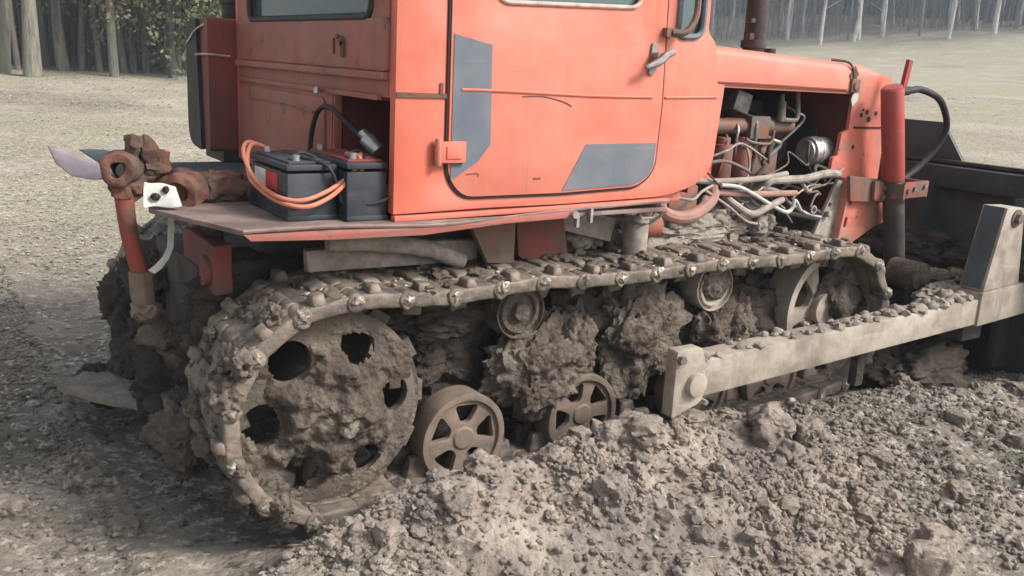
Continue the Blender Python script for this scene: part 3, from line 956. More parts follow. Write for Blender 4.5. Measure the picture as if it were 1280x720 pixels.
# panel filling the cowl between cab front and hood
b = MB(); b.box((1.50, 0, 1.30), (.04, 1.46, .55)); b.build('firewall', M['orange_old_shaded'], TR)
b = MB(); b.plate([(1.555, 1.04), (1.83, 1.04), (1.86, 1.437), (1.53, 1.437)], [], SIDE(HY - .001), .02); b.build('cowl_panel', M['orange'], TR)
b = MB(); b.plate([(1.5, .95), (2.95, .95), (2.95, 1.42), (1.5, 1.437)], [], SIDE(.478), .02); b.build('hood_side', M['orange_old_shaded'], TR)
# radiator shell
b = MB()
b.plate(arc_poly([(2.715, 1.427), (2.71, 1.25), (2.665, 1.235), (2.655, 1.13), (2.625, 1.12), (2.615, 1.03), (2.70, 1.025), (2.99, 1.0), (2.99, 1.51), (2.72, 1.50)], [0, 0, .01, 0, .01, 0, 0, 0, .03, 0]), [], SIDE(HY - .004), .02)
b.box((2.96, 0, 1.2), (.04, .96, .6))
rad = b.build('radiator_shell', M['orange_dusty'], TR, bevel=.003)
b = MB(); b.box((2.86, HY - .006, 1.262), (.23, .004, .009)); b.build('seam', M['seam'], rad)
b = MB()
for q, (x, z, r) in enumerate(((2.79, 1.32, .011), (2.83, 1.335, .012), (2.85, 1.30, .014), (2.80, 1.345, .007), (2.9, 1.33, .01), (2.76, 1.17, .01))):
    b.cyl((x, HY - .0065, z), (x, HY - .003, z), r, n=9)
b.build('bolt_hole', M['seam'], rad)
b = MB(); b.plate([(2.71, 1.36), (2.745, 1.39), (2.74, 1.43), (2.705, 1.43), (2.695, 1.39)], [], SIDE(HY - .008), .004); b.build('torn_paint', M['white'], rad)
# radiator core seen through the opening
b = MB(); b.box((2.80, -.02, 1.13), (.10, .86, .56)); b.build('radiator', M['tank_red'], TR, bevel=.01)

# lower front supports
b = MB()
b.plate([(2.70, 1.02), (2.99, 1.0), (3.02, .80), (2.95, .78), (2.70, .67), (2.65, .66), (2.69, .86)], [arc_poly([(2.735, .95), (2.755, .95), (2.75, .90), (2.73, .90)], .006), arc_poly([(2.715, .84), (2.735, .84), (2.73, .79), (2.71, .79)], .006)], SIDE(HY - .05), .014)
b.box((2.685, HY - .02, .85), (.014, .09, .36), Matrix.Rotation(R(8), 3, 'Y'))
b.build('front_support', M['orange_dusty'], TR, bevel=.003)
b = MB(); b.plate([(2.40, .70), (2.50, .70), (2.66, 1.02), (2.73, 1.0), (2.70, .66)], [circ(2.62, .9, .012, 10)], SIDE(HY - .025), .02)
b.cyl((2.6, HY - .05, .86), (2.6, HY - .02, .86), .015, n=8)
b.build('gusset_plate', M['hose'], TR, bevel=.003, label='dusty grey triangular gusset with a bolt')

# lift cylinder
ca, cb, cc = Vector((2.832, -.62, 1.452)), Vector((2.945, -.62, 1.03)), Vector((3.06, -.63, .55))
b = MB(); b.cyl(ca, cb, .052, n=28); b.cyl(ca + Vector((-.003, 0, .008)), ca, .045, n=28)
lc = b.build('lift_cylinder', M['red'], TR, bevel=.004, label='red upright hydraulic cylinder beside the radiator')
b = MB(); b.cyl(cb, cc, .05, n=24); b.build('cylinder_sleeve', M['iron_dark'], lc, bevel=.003)
b = MB(); b.box((2.95, -.60, 1.50), (.028, .02, .17), Matrix.Rotation(R(9), 3, 'Y')); b.build('stop_bar', M['red'], lc)
b = MB()
b.plate(arc_poly([(2.66, 1.045), (2.97, 1.015), (2.985, .905), (2.69, .925)], .01), [], SIDE(-.585), .018)
b.plate(arc_poly([(2.83, 1.02), (2.99, 1.005), (2.995, .91), (2.84, .925)], .01), [], SIDE(-.606), .018)
b.box((3.02, -.695, .985), (.18, .016, .075), Matrix.Rotation(R(-2), 3, 'Y')); b.box((3.11, -.62, .985), (.016, .16, .075)); b.box((2.925, -.655, .975), (.016, .1, .075))
br = b.build('cylinder_bracket', M['bracket'], TR, bevel=.003)
b = MB()
for x, y, z in ((2.9, -.61, .985), (2.955, -.61, .975), (2.9, -.61, .94), (2.955, -.61, .932), (3.0, -.705, .99), (3.08, -.705, 1.0), (2.95, -.705, .98)):
    b = MB(); b.cyl((x, y - .008, z), (x, y + .01, z), .012, n=6); b.build('bolt', M['iron_pale'], br)
b = MB(); b.tube([(2.90, -.62, 1.437), (2.98, -.62, 1.447), (3.06, -.62, 1.452), (3.20, -.62, 1.42), (3.31, -.60, 1.36), (3.385, -.58, 1.27), (3.375, -.55, 1.17), (3.30, -.52, 1.07), (3.2, -.5, 1.0)], .0165, n=12)
b.cyl((2.88, -.62, 1.436), (2.96, -.62, 1.445), .021, n=10)
b.build('hydraulic_hose', M['black'], TR)

# exhaust
b = MB(); b.cyl((2.335, -.2, 1.55), (2.335, -.2, 2.5), .05, n=24); b.cyl((2.335, -.2, 1.6), (2.335, -.2, 1.635), .06, n=24)
b.box((2.275, -.225, 1.72), (.03, .03, .02)); b.box((2.275, -.225, 1.65), (.03, .03, .03))
b.build('exhaust_pipe', M['iron_dark'], TR, bevel=.003)

# --- engine
b = MB(); b.box((2.1, .02, 1.02), (1.05, .5, .5)); b.box((2.1, .04, 1.30), (.85, .36, .12)); b.cyl((1.62, 0, 1.0), (1.75, 0, 1.0), .3)
en = b.build('engine_block', M['iron_dark'], TR, bevel=.02)
b = MB()
b.cyl((1.95, -.36, 1.252), (2.46, -.36, 1.256), .036, n=16)
for x in (2.0, 2.18, 2.36): b.cyl((x, -.36, 1.253), (x, -.2, 1.29), .03, n=12)
b.build('intake_manifold', M['iron'], en)
b = MB(); b.box((2.11, -.34, 1.36), (.1, .09, .09), Matrix.Rotation(R(15), 3, 'Y')); b.build('breather_box', M['iron_pale'], en, bevel=.008)
b = MB(); b.box((2.21, -.385, 1.25), (.12, .05, .1)); b.tube([(2.11, -.42, 1.20), (2.16, -.42, 1.185), (2.27, -.42, 1.18), (2.29, -.42, 1.24)], .008, n=8); b.build('linkage_bracket', M['iron'], en, bevel=.004)
b = MB(); b.tube([(2.34, -.40, 1.40), (2.35, -.41, 1.30), (2.40, -.41, 1.285), (2.45, -.41, 1.30), (2.44, -.40, 1.43)], .011, n=8); b.cyl((2.35, -.4, 1.28), (2.345, -.4, 1.37), .02, n=12); b.build('fuel_line', M['iron'], en)
b = MB()
for x, z, h, r in ((2.02, 1.10, .15, .05), (2.15, 1.09, .17, .046)):
    b.cyl((x, -.37, z - h / 2), (x, -.37, z + h / 2), r, n=18); b.cyl((x, -.37, z + h / 2), (x, -.37, z + h / 2 + .03), r * .7, n=18)
b.build('filter_can', M['bracket'], en, bevel=.004)
b = MB(); b.box((2.28, -.34, 1.11), (.16, .12, .15)); b.cyl((2.24, -.42, 1.15), (2.24, -.3, 1.15), .02, n=10); b.build('injection_pump', M['bracket'], en, bevel=.012)
b = MB(); b.cyl((2.56, -.40, 1.14), (2.68, -.40, 1.14), .068, n=26); b.cyl((2.545, -.40, 1.14), (2.56, -.40, 1.14), .055, n=26); b.cyl((2.60, -.40, 1.14), (2.615, -.40, 1.14), .072, n=26)
b.build('alternator', M['galv'], en, bevel=.005)
b = MB(); b.tube([(2.535, -.43, 1.18), (2.51, -.45, 1.12), (2.54, -.45, 1.05), (2.58, -.44, 1.04)], .007, n=8); b.cyl((2.60, -.42, 1.06), (2.60, -.42, 1.01), .02, n=10); b.build('alternator_wire', M['black'], en)
b = MB(); b.cyl((2.70, -.1, 1.15), (2.72, -.1, 1.15), .24, n=24); b.cyl((2.55, -.1, 1.15), (2.70, -.1, 1.15), .05, n=14); b.build('fan', M['iron_dark'], en)
def hose(name, mt, r, *pts):
    b = MB(); b.tube(pts, r, n=10); b.build(name, mt, TR)
hose('coolant_pipe', M['hose'], .013, (1.68, -.5, 1.04), (1.85, -.52, 1.032), (2.1, -.53, 1.038), (2.28, -.53, 1.056))
hose('coolant_pipe', M['hose'], .019, (2.13, -.48, .955), (2.155, -.52, 1.0), (2.19, -.53, 1.028), (2.40, -.53, 1.03), (2.55, -.53, 1.05), (2.66, -.52, 1.044))
hose('coolant_pipe', M['hose_pink'], .014, (1.86, -.52, .984), (2.05, -.53, .972), (2.25, -.53, .968), (2.36, -.53, .966))
hose('coolant_pipe', M['hose_pink'], .027, (1.835, -.5, 1.03), (1.838, -.52, .965), (1.75, -.54, .912), (1.66, -.55, .892), (1.585, -.54, .90), (1.535, -.53, .93), (1.545, -.52, .985))
hose('fuel_line', M['white'], .009, (1.86, -.54, 1.018), (1.96, -.55, 1.008), (2.06, -.55, .972), (2.17, -.55, .925), (2.28, -.55, .886), (2.32, -.55, .90), (2.335, -.55, .936), (2.39, -.54, .89))
hose('coolant_pipe', M['hose'], .016, (1.93, -.5, .965), (1.96, -.54, .93), (2.06, -.55, .886), (2.15, -.55, .91), (2.27, -.53, .94))
hose('fuel_line', M['hose'], .006, (1.78, -.52, 1.0), (1.9, -.55, .93), (2.02, -.55, .86), (2.1, -.55, .84))
hose('fuel_line', M['hose'], .006, (1.58, -.56, .98), (1.66, -.58, .97), (1.72, -.57, 1.0), (1.8, -.55, 1.02))
hose('fuel_line', M['hose'], .006, (2.12, -.42, 1.17), (2.13, -.44, 1.10), (2.1, -.46, 1.03), (2.05, -.46, 1.0))
hose('coolant_pipe', M['hose'], .015, (1.60, -.5, .85), (1.72, -.52, .86), (1.8, -.52, .97))
hose('wire', M['iron_dark'], .005, (1.08, -.70, .96), (1.2, -.72, .93), (1.35, -.66, .90), (1.5, -.6, .93))
b = MB(); b.tube([(2.46, -.54, .90), (2.47, -.55, .95), (2.49, -.55, .96)], .005, n=6); b.lathe([(.012, -.004), (.012, .004), (.02, .004), (.02, -.004)], (2.46, -.56, .89), (0, 1, 0), n=14); b.build('pull_ring', M['hose'], TR)
rn_ = random.Random(5)
for k in range(16):
    x_, z_ = rn_.uniform(1.6, 2.5), rn_.uniform(.84, 1.12)
    p_ = [(x_, -.47 - rn_.random() * .06, z_)]
    for j in range(4):
        p_.append((p_[-1][0] + rn_.uniform(.02, .13), -.47 - rn_.random() * .07, p_[-1][2] + rn_.uniform(-.07, .06)))
    hose('wire', M[rn_.choice(['hose', 'iron', 'iron_dark', 'iron_pale'])], rn_.uniform(.004, .010), *p_)
for k in range(9):
    x_, z_ = rn_.uniform(1.9, 2.5), rn_.uniform(1.1, 1.36)
    hose('fuel_line', M[rn_.choice(['iron', 'iron_dark', 'iron_pale'])], rn_.uniform(.005, .012), (x_, -.33, z_), (x_ + rn_.uniform(-.06, .06), -.40, z_ - .03), (x_ + rn_.uniform(-.1, .1), -.41, z_ - rn_.uniform(.06, .16)), (x_ + rn_.uniform(-.1, .1), -.36, z_ - .2))
b = MB(); b.box((1.66, -.47, .92), (.16, .12, .2)); b.cyl((1.40, -.55, .87), (1.5, -.55, .87), .05, n=14); b.build('clutch_housing', M['bracket'], TR, bevel=.01)

# --- hull between the tracks
b = MB()
b.box((1.25, 0, .62), (2.5, .62, .5)); b.box((2.75, 0, .62), (.5, .56, .3))
b.box((.62, -.40, .83), (.5, .2, .22)); b.box((-.08, 0, .60), (.36, .58, .36))
hull = b.build('transmission_housing', M['iron_dark'], TR, bevel=.02)
b = MB(); b.box((-.22, -.28, .80), (.06, .36, .16)); b.cyl((-.27, -.40, .79), (-.24, -.40, .79), .05, n=16); b.build('final_drive_cover', M['cover_red'], TR, bevel=.01, rough=(2, .006, 20))
b = MB(); b.plate([(.78, .95), (.99, .95), (1.03, .76), (.88, .74), (.80, .80)], [], SIDE(-.60), .05); b.box((.71, -.59, .87), (.03, .05, .14)); b.build('mounting_foot', M['cover_red'], TR, bevel=.006, label='red painted mounting foot under the sill')
b = MB(); b.tube([(.06, -.62, .90), (.20, -.63, .895), (.40, -.62, .86), (.56, -.6, .80)], .03, n=12); b.build('brake_tube', M['hose'], TR)
b = MB(); b.box((.32, -.56, .835), (.62, .05, .075)); b.build('side_beam', M['hose'], TR, bevel=.008, rough=(2, .006, 14))
b = MB(); b.plate([(.55, .95), (.74, .95), (.74, .79), (.63, .80)], [], SIDE(-.66), .03); b.build('shield_plate', M['iron'], TR, bevel=.004)
b = MB(); b.box((1.13, -.56, .90), (.25, .04, .1), Matrix.Rotation(R(14), 3, 'Y')); b.build('suspension_bar', M['hose'], TR, bevel=.004); b = MB(); b.cyl((1.33, -.62, .77), (1.33, -.62, .92), .05, n=14); b.build('spring_post', M['hose'], TR, bevel=.004); b = MB(); b.tube([(1.21, -.76, .985), (1.225, -.765, .945), (1.28, -.765, .945), (1.30, -.76, .985)], .007, n=6, smooth=False); b.build('spring_hanger', M['hose'], TR, bevel=.004)

# --- tracks
PITCH = .17
SCX, SCZ, SR = .012, .418, .338
ICX, ICZ, IR = 2.36, .44, .32
def track_path():
    pts = []
    for k in range(0, 60):                                    # top run, sagging between the rollers
        x = SCX + (ICX - SCX) * k / 60
        sag = 0
        for a, c in ((SCX + .1, .70), (.70, 1.64), (1.64, ICX)):
            if a <= x <= c: sag = .018 * math.sin(math.pi * (x - a) / (c - a))
        pts.append((x, .765 - sag))
    for k in range(0, 40):
        a = math.pi / 2 - math.pi * k / 40
        pts.append((ICX + IR * math.cos(a), ICZ + IR * math.sin(a)))
    for k in range(0, 60):
        x = ICX + (SCX - ICX) * k / 60
        t = k / 60
        pts.append((x, (ICZ - IR) * (1 - t) + (SCZ - SR) * t - .03 * math.sin(math.pi * t)))
    for k in range(0, 40):
        a = -math.pi / 2 - math.pi * k / 40
        pts.append((SCX + SR * math.cos(a), SCZ + SR * math.sin(a)))
    return np.array(pts)
tp = track_path()
seg = np.linalg.norm(np.roll(tp, -1, 0) - tp, axis=1)
cum = np.concatenate([[0], np.cumsum(seg)])
TL = cum[-1]
NL = round(TL / PITCH)
STEP = TL / NL
def on_path(s):
    s = s % TL
    k = np.searchsorted(cum, s, side='right') - 1
    t = (s - cum[k]) / seg[k]
    return tp[k] * (1 - t) + tp[(k + 1) % len(tp)] * t
def link_mesh(seed):
    """one cast link: local x along the run, y across (outer end -), z outward; both pin axes at z=0"""
    random.seed(100 + seed)
    h = STEP / 2
    b = MB()
    for y0, y1 in ((-.195, -.128), (-.05, .05), (.128, .195)):
        b.cyl((h, y0, .002), (h, y1, .002), .029, n=12)
    for y0, y1 in ((-.122, -.056), (.056, .122)):
        b.cyl((-h, y0, .002), (-h, y1, .002), .029, n=12)
    b.box((-.004, -.163, .002), (STEP - .012, .066, .046)); b.box((.012, 0, 0), (STEP - .03, .1, .044)); b.box((-.004, .163, .002), (STEP - .012, .066, .046))
    b.box((.048, 0, .002), (.05, .37, .044)); b.box((-.05, 0, .002), (.052, .37, .044))
    b.box((.0, -.09, -.014), (.09, .09, .012)); b.box((.0, .09, -.014), (.09, .09, .012))
    b.box((-.025, -.158, .036), (.045, .07, .032), taper=.7); b.box((-.025, .158, .036), (.045, .07, .032), taper=.7); b.box((.03, .01, .026), (.06, .12, .018), taper=.85); b.cyl((h - .004, -.204, .002), (h - .004, -.13, .002), .030, n=12)
    b.box((.0, -.05, -.05), (.06, .03, .07), taper=1.6); b.box((.0, .05, -.05), (.06, .03, .07), taper=1.6)
    me, _ = b.mesh('track_link', [M['track'], M['pin'], M['mud']], bevel=.004, smooth=45, origin=(0, 0, 0), rough=(2, .0065, 30), segs=1)
    # pin and mud stuck in the pockets
    b2 = MB()
    b2.cyl((h, -.204, .002), (h, -.19, .002), .0125, n=12, mi=1)
    b2.blob((h, -.201, .003 + .004 * (seed % 3)), (.02 - .003 * (seed % 2), .011, .015 + .003 * (seed % 3)), sub=3, amp=.6, seed=seed, mi=1)
    for k in range(5):
        b2.blob((random.uniform(-h, h), random.uniform(-.18, .18), random.uniform(.022, .03)), (random.uniform(.005, .012), random.uniform(.005, .012), .006), sub=2, amp=.5, seed=seed * 9 + k, mi=1)
    for k in range(14):
        b2.blob((random.uniform(-h, h), random.uniform(-.17, .17), random.uniform(-.012, .016)), (random.uniform(.014, .04), random.uniform(.015, .045), random.uniform(.008, .02)), sub=3, amp=.6, seed=seed * 19 + k, mi=2 if k % 2 else 0)
    me2, _ = b2.mesh('tmp', [M['track'], M['pin'], M['mud']], smooth=70, origin=(0, 0, 0))
    bm = bmesh.new(); bm.from_mesh(me); bm.from_mesh(me2); bm.to_mesh(me); bm.free()
    bpy.data.meshes.remove(me2)
    me.polygons.foreach_set('use_smooth', [True] * len(me.polygons)); me.set_sharp_from_angle(angle=R(70))
    return me
LINKS = [link_mesh(k) for k in range(6)]
random.seed(77)
def make_track(yc, name='track', label=None):
    org = Vector((1.17, yc, .42))
    tro = bpy.data.objects.new(name, None); COL.objects.link(tro); tro.parent = TR
    tro.location = org - ORG[TR.name]; ORG[tro.name] = org
    if label: tro['label'] = label
    s0 = .044 - .0                                         # first pin just ahead of the sprocket's top
    for k in range(NL):
        a = on_path(s0 + k * STEP); c = on_path(s0 + (k + 1) * STEP)
        d = Vector((c[0] - a[0], 0, c[1] - a[1])).normalized()
        nrm = Vector((-d.z, 0, d.x))
        o = bpy.data.objects.new('track_link', LINKS[(k * 7 + k // 3) % 6]); COL.objects.link(o); o.parent = tro
        mid = Vector(((a[0] + c[0]) / 2, yc, (a[1] + c[1]) / 2))
        mm = Matrix((d, Vector((0, 1, 0)), nrm)).transposed().to_4x4()
        if nrm.z * 0 + d.cross(Vector((0, 1, 0))).dot(nrm) < 0:
            mm = Matrix((d, Vector((0, 1, 0)), -nrm)).transposed().to_4x4()
        mm.translation = mid - org
        o.matrix_local = mm
    return tro
make_track(-.665, label='muddy steel track on the near side, pins rubbed bright')
make_track(.665, label='mud covered steel track on the far side')

def sprocket(cx, cz, yf, sgn, name='sprocket'):
    b = MB()
    holes = [circ(cx + .205 * math.cos(R(5 + 60 * k)), cz + .205 * math.sin(R(5 + 60 * k)), .068, 18) for k in range(6)]
    fn = lambda a, bb, d: (a, yf + sgn * d, bb)
    b.plate(circ(cx, cz, .30, 52), holes, fn, .035)
    b.lathe([(.0, -.05), (.08, -.045), (.10, -.02), (.10, .02), (0, .02)], (cx, yf, cz), (0, sgn, 0), n=32, closed=False)
    for row in (.03, .16):
        for k in range(13):
            a = 2 * math.pi * k / 13
            b.box((cx + .315 * math.cos(a), yf + sgn * (row + .025), cz + .315 * math.sin(a)), (.055, .05, .07), Matrix.Rotation(-a, 3, 'Y'))
    b.cyl((cx, yf + sgn * .04, cz), (cx, yf + sgn * .35, cz), .11, n=32)
    return b.build(name, M['mud_wheel'], TR, bevel=.006)
sprocket(-.005, .415, -.785, 1)
sprocket(SCX, SCZ, .785, -1)
# mud caked over the near sprocket, the holes left open
def mud_disc(cx, cz, yf):
    na, nr = 110, 46
    vs = []; keep = []
    for j in range(nr):
        r = .318 * (j + .5) / nr
        for k in range(na):
            a = 2 * math.pi * k / na
            x, z = cx + r * math.cos(a), cz + r * math.sin(a)
            n1 = mnoise.fractal(Vector((x * 9, 3.3, z * 9)), .8, 2.1, 6)
            right = .5 + .5 * math.cos(a + .3)
            hgt_ = .018 + .085 * max(0, 1 - (r / .23) ** 2) ** .7 * (.5 + .6 * right) + .04 * n1 + .02 * (.35 - mnoise.voronoi(Vector((x * 24, .5, z * 24)))[0][0])
            edge = max(0, 1 - max(0, r - .22) / .098)
            ok = True
            for q in range(6):
                ha = R(5 + 60 * q)
                rad_ = .232 if q in (0, 5) else .205
                hx, hz = cx + rad_ * math.cos(ha), cz + rad_ * math.sin(ha)
                rr = .064 if q in (2, 3) else (.052 if q in (1, 4) else .04)
                dd = math.hypot((x - hx) * (1.25 if q % 2 else 1), (z - hz)) + .03 * n1
                if rr and dd < rr: ok = False
                elif rr: hgt_ *= min(1, .25 + (dd - rr) / .05)
            vs.append((x, yf - hgt_ * edge + .004, z)); keep.append(ok)
    fs = []
    for j in range(nr - 1):
        for k in range(na):
            q = (j * na + k, j * na + (k + 1) % na, (j + 1) * na + (k + 1) % na, (j + 1) * na + k)
            if all(keep[i] for i in q): fs.append(q)
    fs.append(tuple(range(na)))
    b = MB(); b.add(vs, fs)
    # backing skirt so that the cake has thickness at the rim
    return b.build('mud_cake', M['mud'], TR, smooth=70, label='mud caked over the near drive sprocket')
mc = mud_disc(-.005, .415, -.785)
b = MB(); b.blob((.035, -.868, .392), (.036, .012, .042), sub=3, amp=.35, seed=3); b.build('dry_patch', M['mud_pale'], mc)

def road_wheel(cx, cz, yf, r, sgn=1, a0=20, cut=True):
    b = MB()
    fn = lambda a, bb, d: (a, yf + sgn * d, bb)
    holes = []
    if cut:
        for k in range(5):
            t = R(a0 + 72 * k)
            pl = []
            for rr, w in ((r * .36, .30), (r * .80, .40)):
                pl.append([(cx + rr * math.cos(t - w), cz + rr * math.sin(t - w)), (cx + rr * math.cos(t + w), cz + rr * math.sin(t + w))])
            holes.append(arc_poly([pl[0][0], pl[1][0], pl[1][1], pl[0][1]], r * .13, 4))
    b.plate(circ(cx, cz, r * .93, 44), holes, fn, .022)
    b.lathe([(r * .86, -.012), (r * .99, -.012), (r, -.004), (r, .085), (r * .86, .085)], (cx, yf, cz), (0, sgn, 0), n=48)
    b.lathe([(.0, -.008), (r * .22, -.007), (r * .27, .0), (r * .3, .02), (0, .02)], (cx, yf, cz), (0, sgn, 0), n=28, closed=False)
    w = b.build('road_wheel', M['wheel'], TR, bevel=.004, rough=(1, .0025, 14))
    b = MB(); b.cyl((cx, yf + sgn * .07, cz), (cx, yf + sgn * .3, cz), r * .82, n=32); b.build('inner_drum', M['mud_dark'], w)
    return w
road_wheel(.50, .213, -.76, .163, a0=12)
road_wheel(1.016, .208, -.76, .160, a0=40)
road_wheel(1.62, .20, -.76, .163)
road_wheel(2.06, .20, -.76, .163)
for x in (.5, 1.0, 1.6, 2.06): road_wheel(x, .21, .76, .163, -1)
def roller(cx, cz, yf, r, sgn=1, pale=False):
    b = MB()
    b.lathe([(0, -.01), (r * .3, -.014), (r * .36, .008), (r * .6, .012), (r * .64, -.004), (r * .78, -.006), (r * .82, .01), (r * .92, .012), (r * .94, -.008), (r, -.006), (r, .09), (0, .09)], (cx, yf, cz), (0, sgn, 0), n=40, closed=False)
    b.cyl((cx, yf + sgn * .08, cz), (cx, yf + sgn * .35, cz), r * .5, n=20)
    return b.build('support_roller', M['arm'] if pale else M['mud'], TR, bevel=.003, rough=(0, .002, 30))
roller(.707, .645, -.765, .098)
roller(1.645, .645, -.765, .1, pale=True)
b = MB(); b.blob((1.645, -.763, .665), (.078, .03, .07), sub=4, amp=.3, seed=8, rough=.15); b.build('mud_clump', M['mud'], TR, smooth=70)
for x in (.7, 1.64): roller(x, .645, .765, .1, -1)
# idler
def idler(yf, sgn):
    b = MB()
    r = .27
    fn = lambda a, bb, d: (a, yf + .02 * sgn + sgn * d, bb)
    b.lathe([(r - .035, -.02), (r, -.02), (r, .12), (r - .035, .12)], (ICX + .07, yf, ICZ + .02), (0, sgn, 0), n=52)
    holes = [arc_poly([(ICX + .07 + rr * math.cos(R(72 * k + 10) + w), ICZ + .02 + rr * math.sin(R(72 * k + 10) + w)) for rr, w in ((.09, -.4), (.205, -.4), (.205, .4), (.09, .4))], .02, 4) for k in range(5)]
    b.plate(circ(ICX + .07, ICZ + .02, r - .02, 40), holes, fn, .03)
    b.cyl((ICX + .07, yf - .02 * sgn, ICZ + .02), (ICX + .07, yf + .3 * sgn, ICZ + .02), .075, n=24)
    return b.build('idler_wheel', M['arm'], TR, bevel=.004)
idler(-.71, 1); idler(.71, -1)
b = MB(); b.blob((2.52, -.70, .47), (.13, .07, .16), sub=4, amp=.4, seed=12, rough=.12); b.build('mud_clump', M['mud'], TR, smooth=70, label='mud packed inside the front idler')
b = MB(); b.blob((2.72, -.66, .44), (.10, .14, .2), sub=4, amp=.35, seed=14, rough=.12); b.build('mud_clump', M['mud_dark'], TR, smooth=70, label='dark mud on the front of the near track')

# track frame and carriages
for s in (-1, 1):
    b = MB(); b.box((1.25, s * .40, .44), (2.2, .14, .2)); b.box((.75, s * .55, .30), (.62, .16, .13)); b.box((1.84, s * .55, .30), (.62, .16, .13)); b.build('track_frame', M['mud_dark'], TR, bevel=.02)
    b = MB(); b.box((1.2, s * .55, .70), (1.0, .05, .03)); b.build('roller_bracket', M['iron_dark'], TR)

def clump(c, size, seed, mt='mud', label=None, amp=.42, rough=.2, sub=5, fine=9):
    b = MB(); b.blob(c, size, sub=sub, amp=amp, freq=1.6, seed=seed, rough=rough, fine=fine)
    return b.build('mud_clump', M[mt], TR, smooth=75, label=label)
# big clods packed between the wheels
clump((.83, -.72, .42), (.20, .10, .17), 21, label='big lump of mud packed above and between the two near road wheels')
clump((.98, -.69, .45), (.11, .09, .16), 22)
clump((1.29, -.70, .47), (.20, .10, .21), 23, label='big grassy lump of mud behind the push arm bracket')
clump((1.12, -.60, .55), (.25, .1, .15), 24, 'mud_dark')
clump((1.70, -.68, .46), (.14, .10, .16), 25, label='lump of mud hanging below the second support roller')
clump((1.88, -.66, .42), (.12, .08, .13), 26)
clump((1.55, -.60, .40), (.22, .09, .14), 27)
clump((.52, -.58, .48), (.18, .08, .14), 28, 'mud_dark')
clump((.45, -.62, .62), (.22, .10, .08), 29, 'mud_dark')
clump((2.1, -.55, .45), (.25, .1, .18), 30, 'mud_dark')
# soil lying on the inner edge of the top run
for k in range(70):
    x = random.uniform(1.1, 2.3)
    s = random.uniform(.014, .05)
    c_ = (x, random.uniform(-.52, -.42), .80 + s * .5 + random.uniform(0, .05) * (1.3 < x < 2.1))
    b = MB(); b.blob(c_, (s * 1.3, s, s), sub=3, amp=.5, seed=200 + k, rough=.1)
    b.build('soil_crumb', M['mud_pale'], TR, smooth=60)
clump((1.75, -.48, .81), (.36, .08, .07), 33, 'mud_pale', 'ridge of dry soil lying along the inner edge of the near track')
# mud behind: far track and rear
clump((-.27, .55, .47), (.12, .22, .17), 41, 'mud_dark', 'mass of dark mud on the rear of the far track')
clump((-.31, .42, .34), (.10, .19, .15), 42, 'mud_dark')
clump((-.22, .30, .62), (.14, .22, .13), 43, 'mud_dark')
clump((-.42, .52, .13), (.11, .15, .08), 44, 'mud_dark')
clump((-.26, -.05, .34), (.16, .22, .16), 45, 'mud_dark', 'dark mud packed on the rear hitch')
clump((-.20, -.38, .52), (.14, .10, .16), 46, 'mud_dark')
clump((-.10, -.36, .70), (.22, .08, .11), 47, 'mud_dark')
clump((-.30, -.30, .22), (.12, .16, .13), 48, 'mud')

for k in range(34):
    a_ = R(random.uniform(100, 262))
    rr_ = random.uniform(.31, .37)
    c_ = (SCX + rr_ * math.cos(a_), random.uniform(-.87, -.5), SCZ + rr_ * math.sin(a_))
    s_ = random.uniform(.02, .05)
    b = MB(); b.blob(c_, (s_, s_ * 1.4, s_), sub=4, amp=.5, seed=600 + k, rough=.15, fine=5)
    b.build('mud_clump', M['mud'] if k % 3 else M['mud_wheel'], TR, smooth=75)
for k in range(30):
    x_ = random.uniform(.05, 2.5)
    s_ = random.uniform(.012, .032)
    b = MB(); b.blob((x_, random.uniform(-.84, -.5), .782), (s_ * 1.3, s_ * 1.3, s_ * .6), sub=3, amp=.5, seed=700 + k, rough=.15, fine=5)
    b.build('mud_clump', M['mud'], TR, smooth=75)

# --- rear hitch
b = MB()
b.cyl((-.30, -.28, 1.02), (-.30, .30, 1.05), .045, n=20)
b.box((-.14, -.14, 1.02), (.24, .10, .08)); b.cyl((-.27, -.30, 1.03), (-.27, -.18, 1.03), .062, n=20); b.box((-.06, -.20, 1.015), (.06, .16, .09))
b.blob((-.16, -.24, 1.03), (.10, .06, .055), sub=3, amp=.4, seed=61); b.lathe([(.03, -.02), (.055, -.02), (.055, .02), (.03, .02)], (-.30, -.31, 1.03), (-.6, -.8, 0), n=24)
b.blob((-.05, -.30, 1.02), (.035, .05, .06), sub=3, amp=.4, seed=64)
b.build('lift_shaft', M['rust'], TR, bevel=.004, rough=(2, .012, 24))
b = MB()
b.box((-.40, -.16, 1.08), (.2, .05, .075), Matrix.Rotation(R(-16), 3, 'Y')); b.lathe([(.022, -.05), (.052, -.05), (.058, 0), (.052, .05), (.022, .05)], (-.452, -.2, 1.09), (-.45, -.9, 0), n=26)
b.blob((-.43, -.18, 1.04), (.06, .05, .05), sub=3, amp=.3, seed=62); b.box((-.41, -.17, 1.155), (.045, .04, .07), Matrix.Rotation(R(15), 3, 'Y')); b.cyl((-.41, -.22, 1.175), (-.41, -.12, 1.175), .02, n=10); b.cyl((-.36, -.2, 1.13), (-.36, -.12, 1.16), .028, n=10)
b.blob((-.35, -.16, 1.10), (.05, .04, .05), sub=3, amp=.4, seed=63); b.cyl((-.452, -.20, 1.0), (-.45, -.2, 1.06), .035, n=14)
la = b.build('lift_arm', M['rust'], TR, bevel=.004, rough=(2, .010, 26))
b = MB(); b.cyl((-.455, -.245, 1.09), (-.45, -.18, 1.09), .0235, n=16); b.build('bore', M['seam'], la)
b = MB()
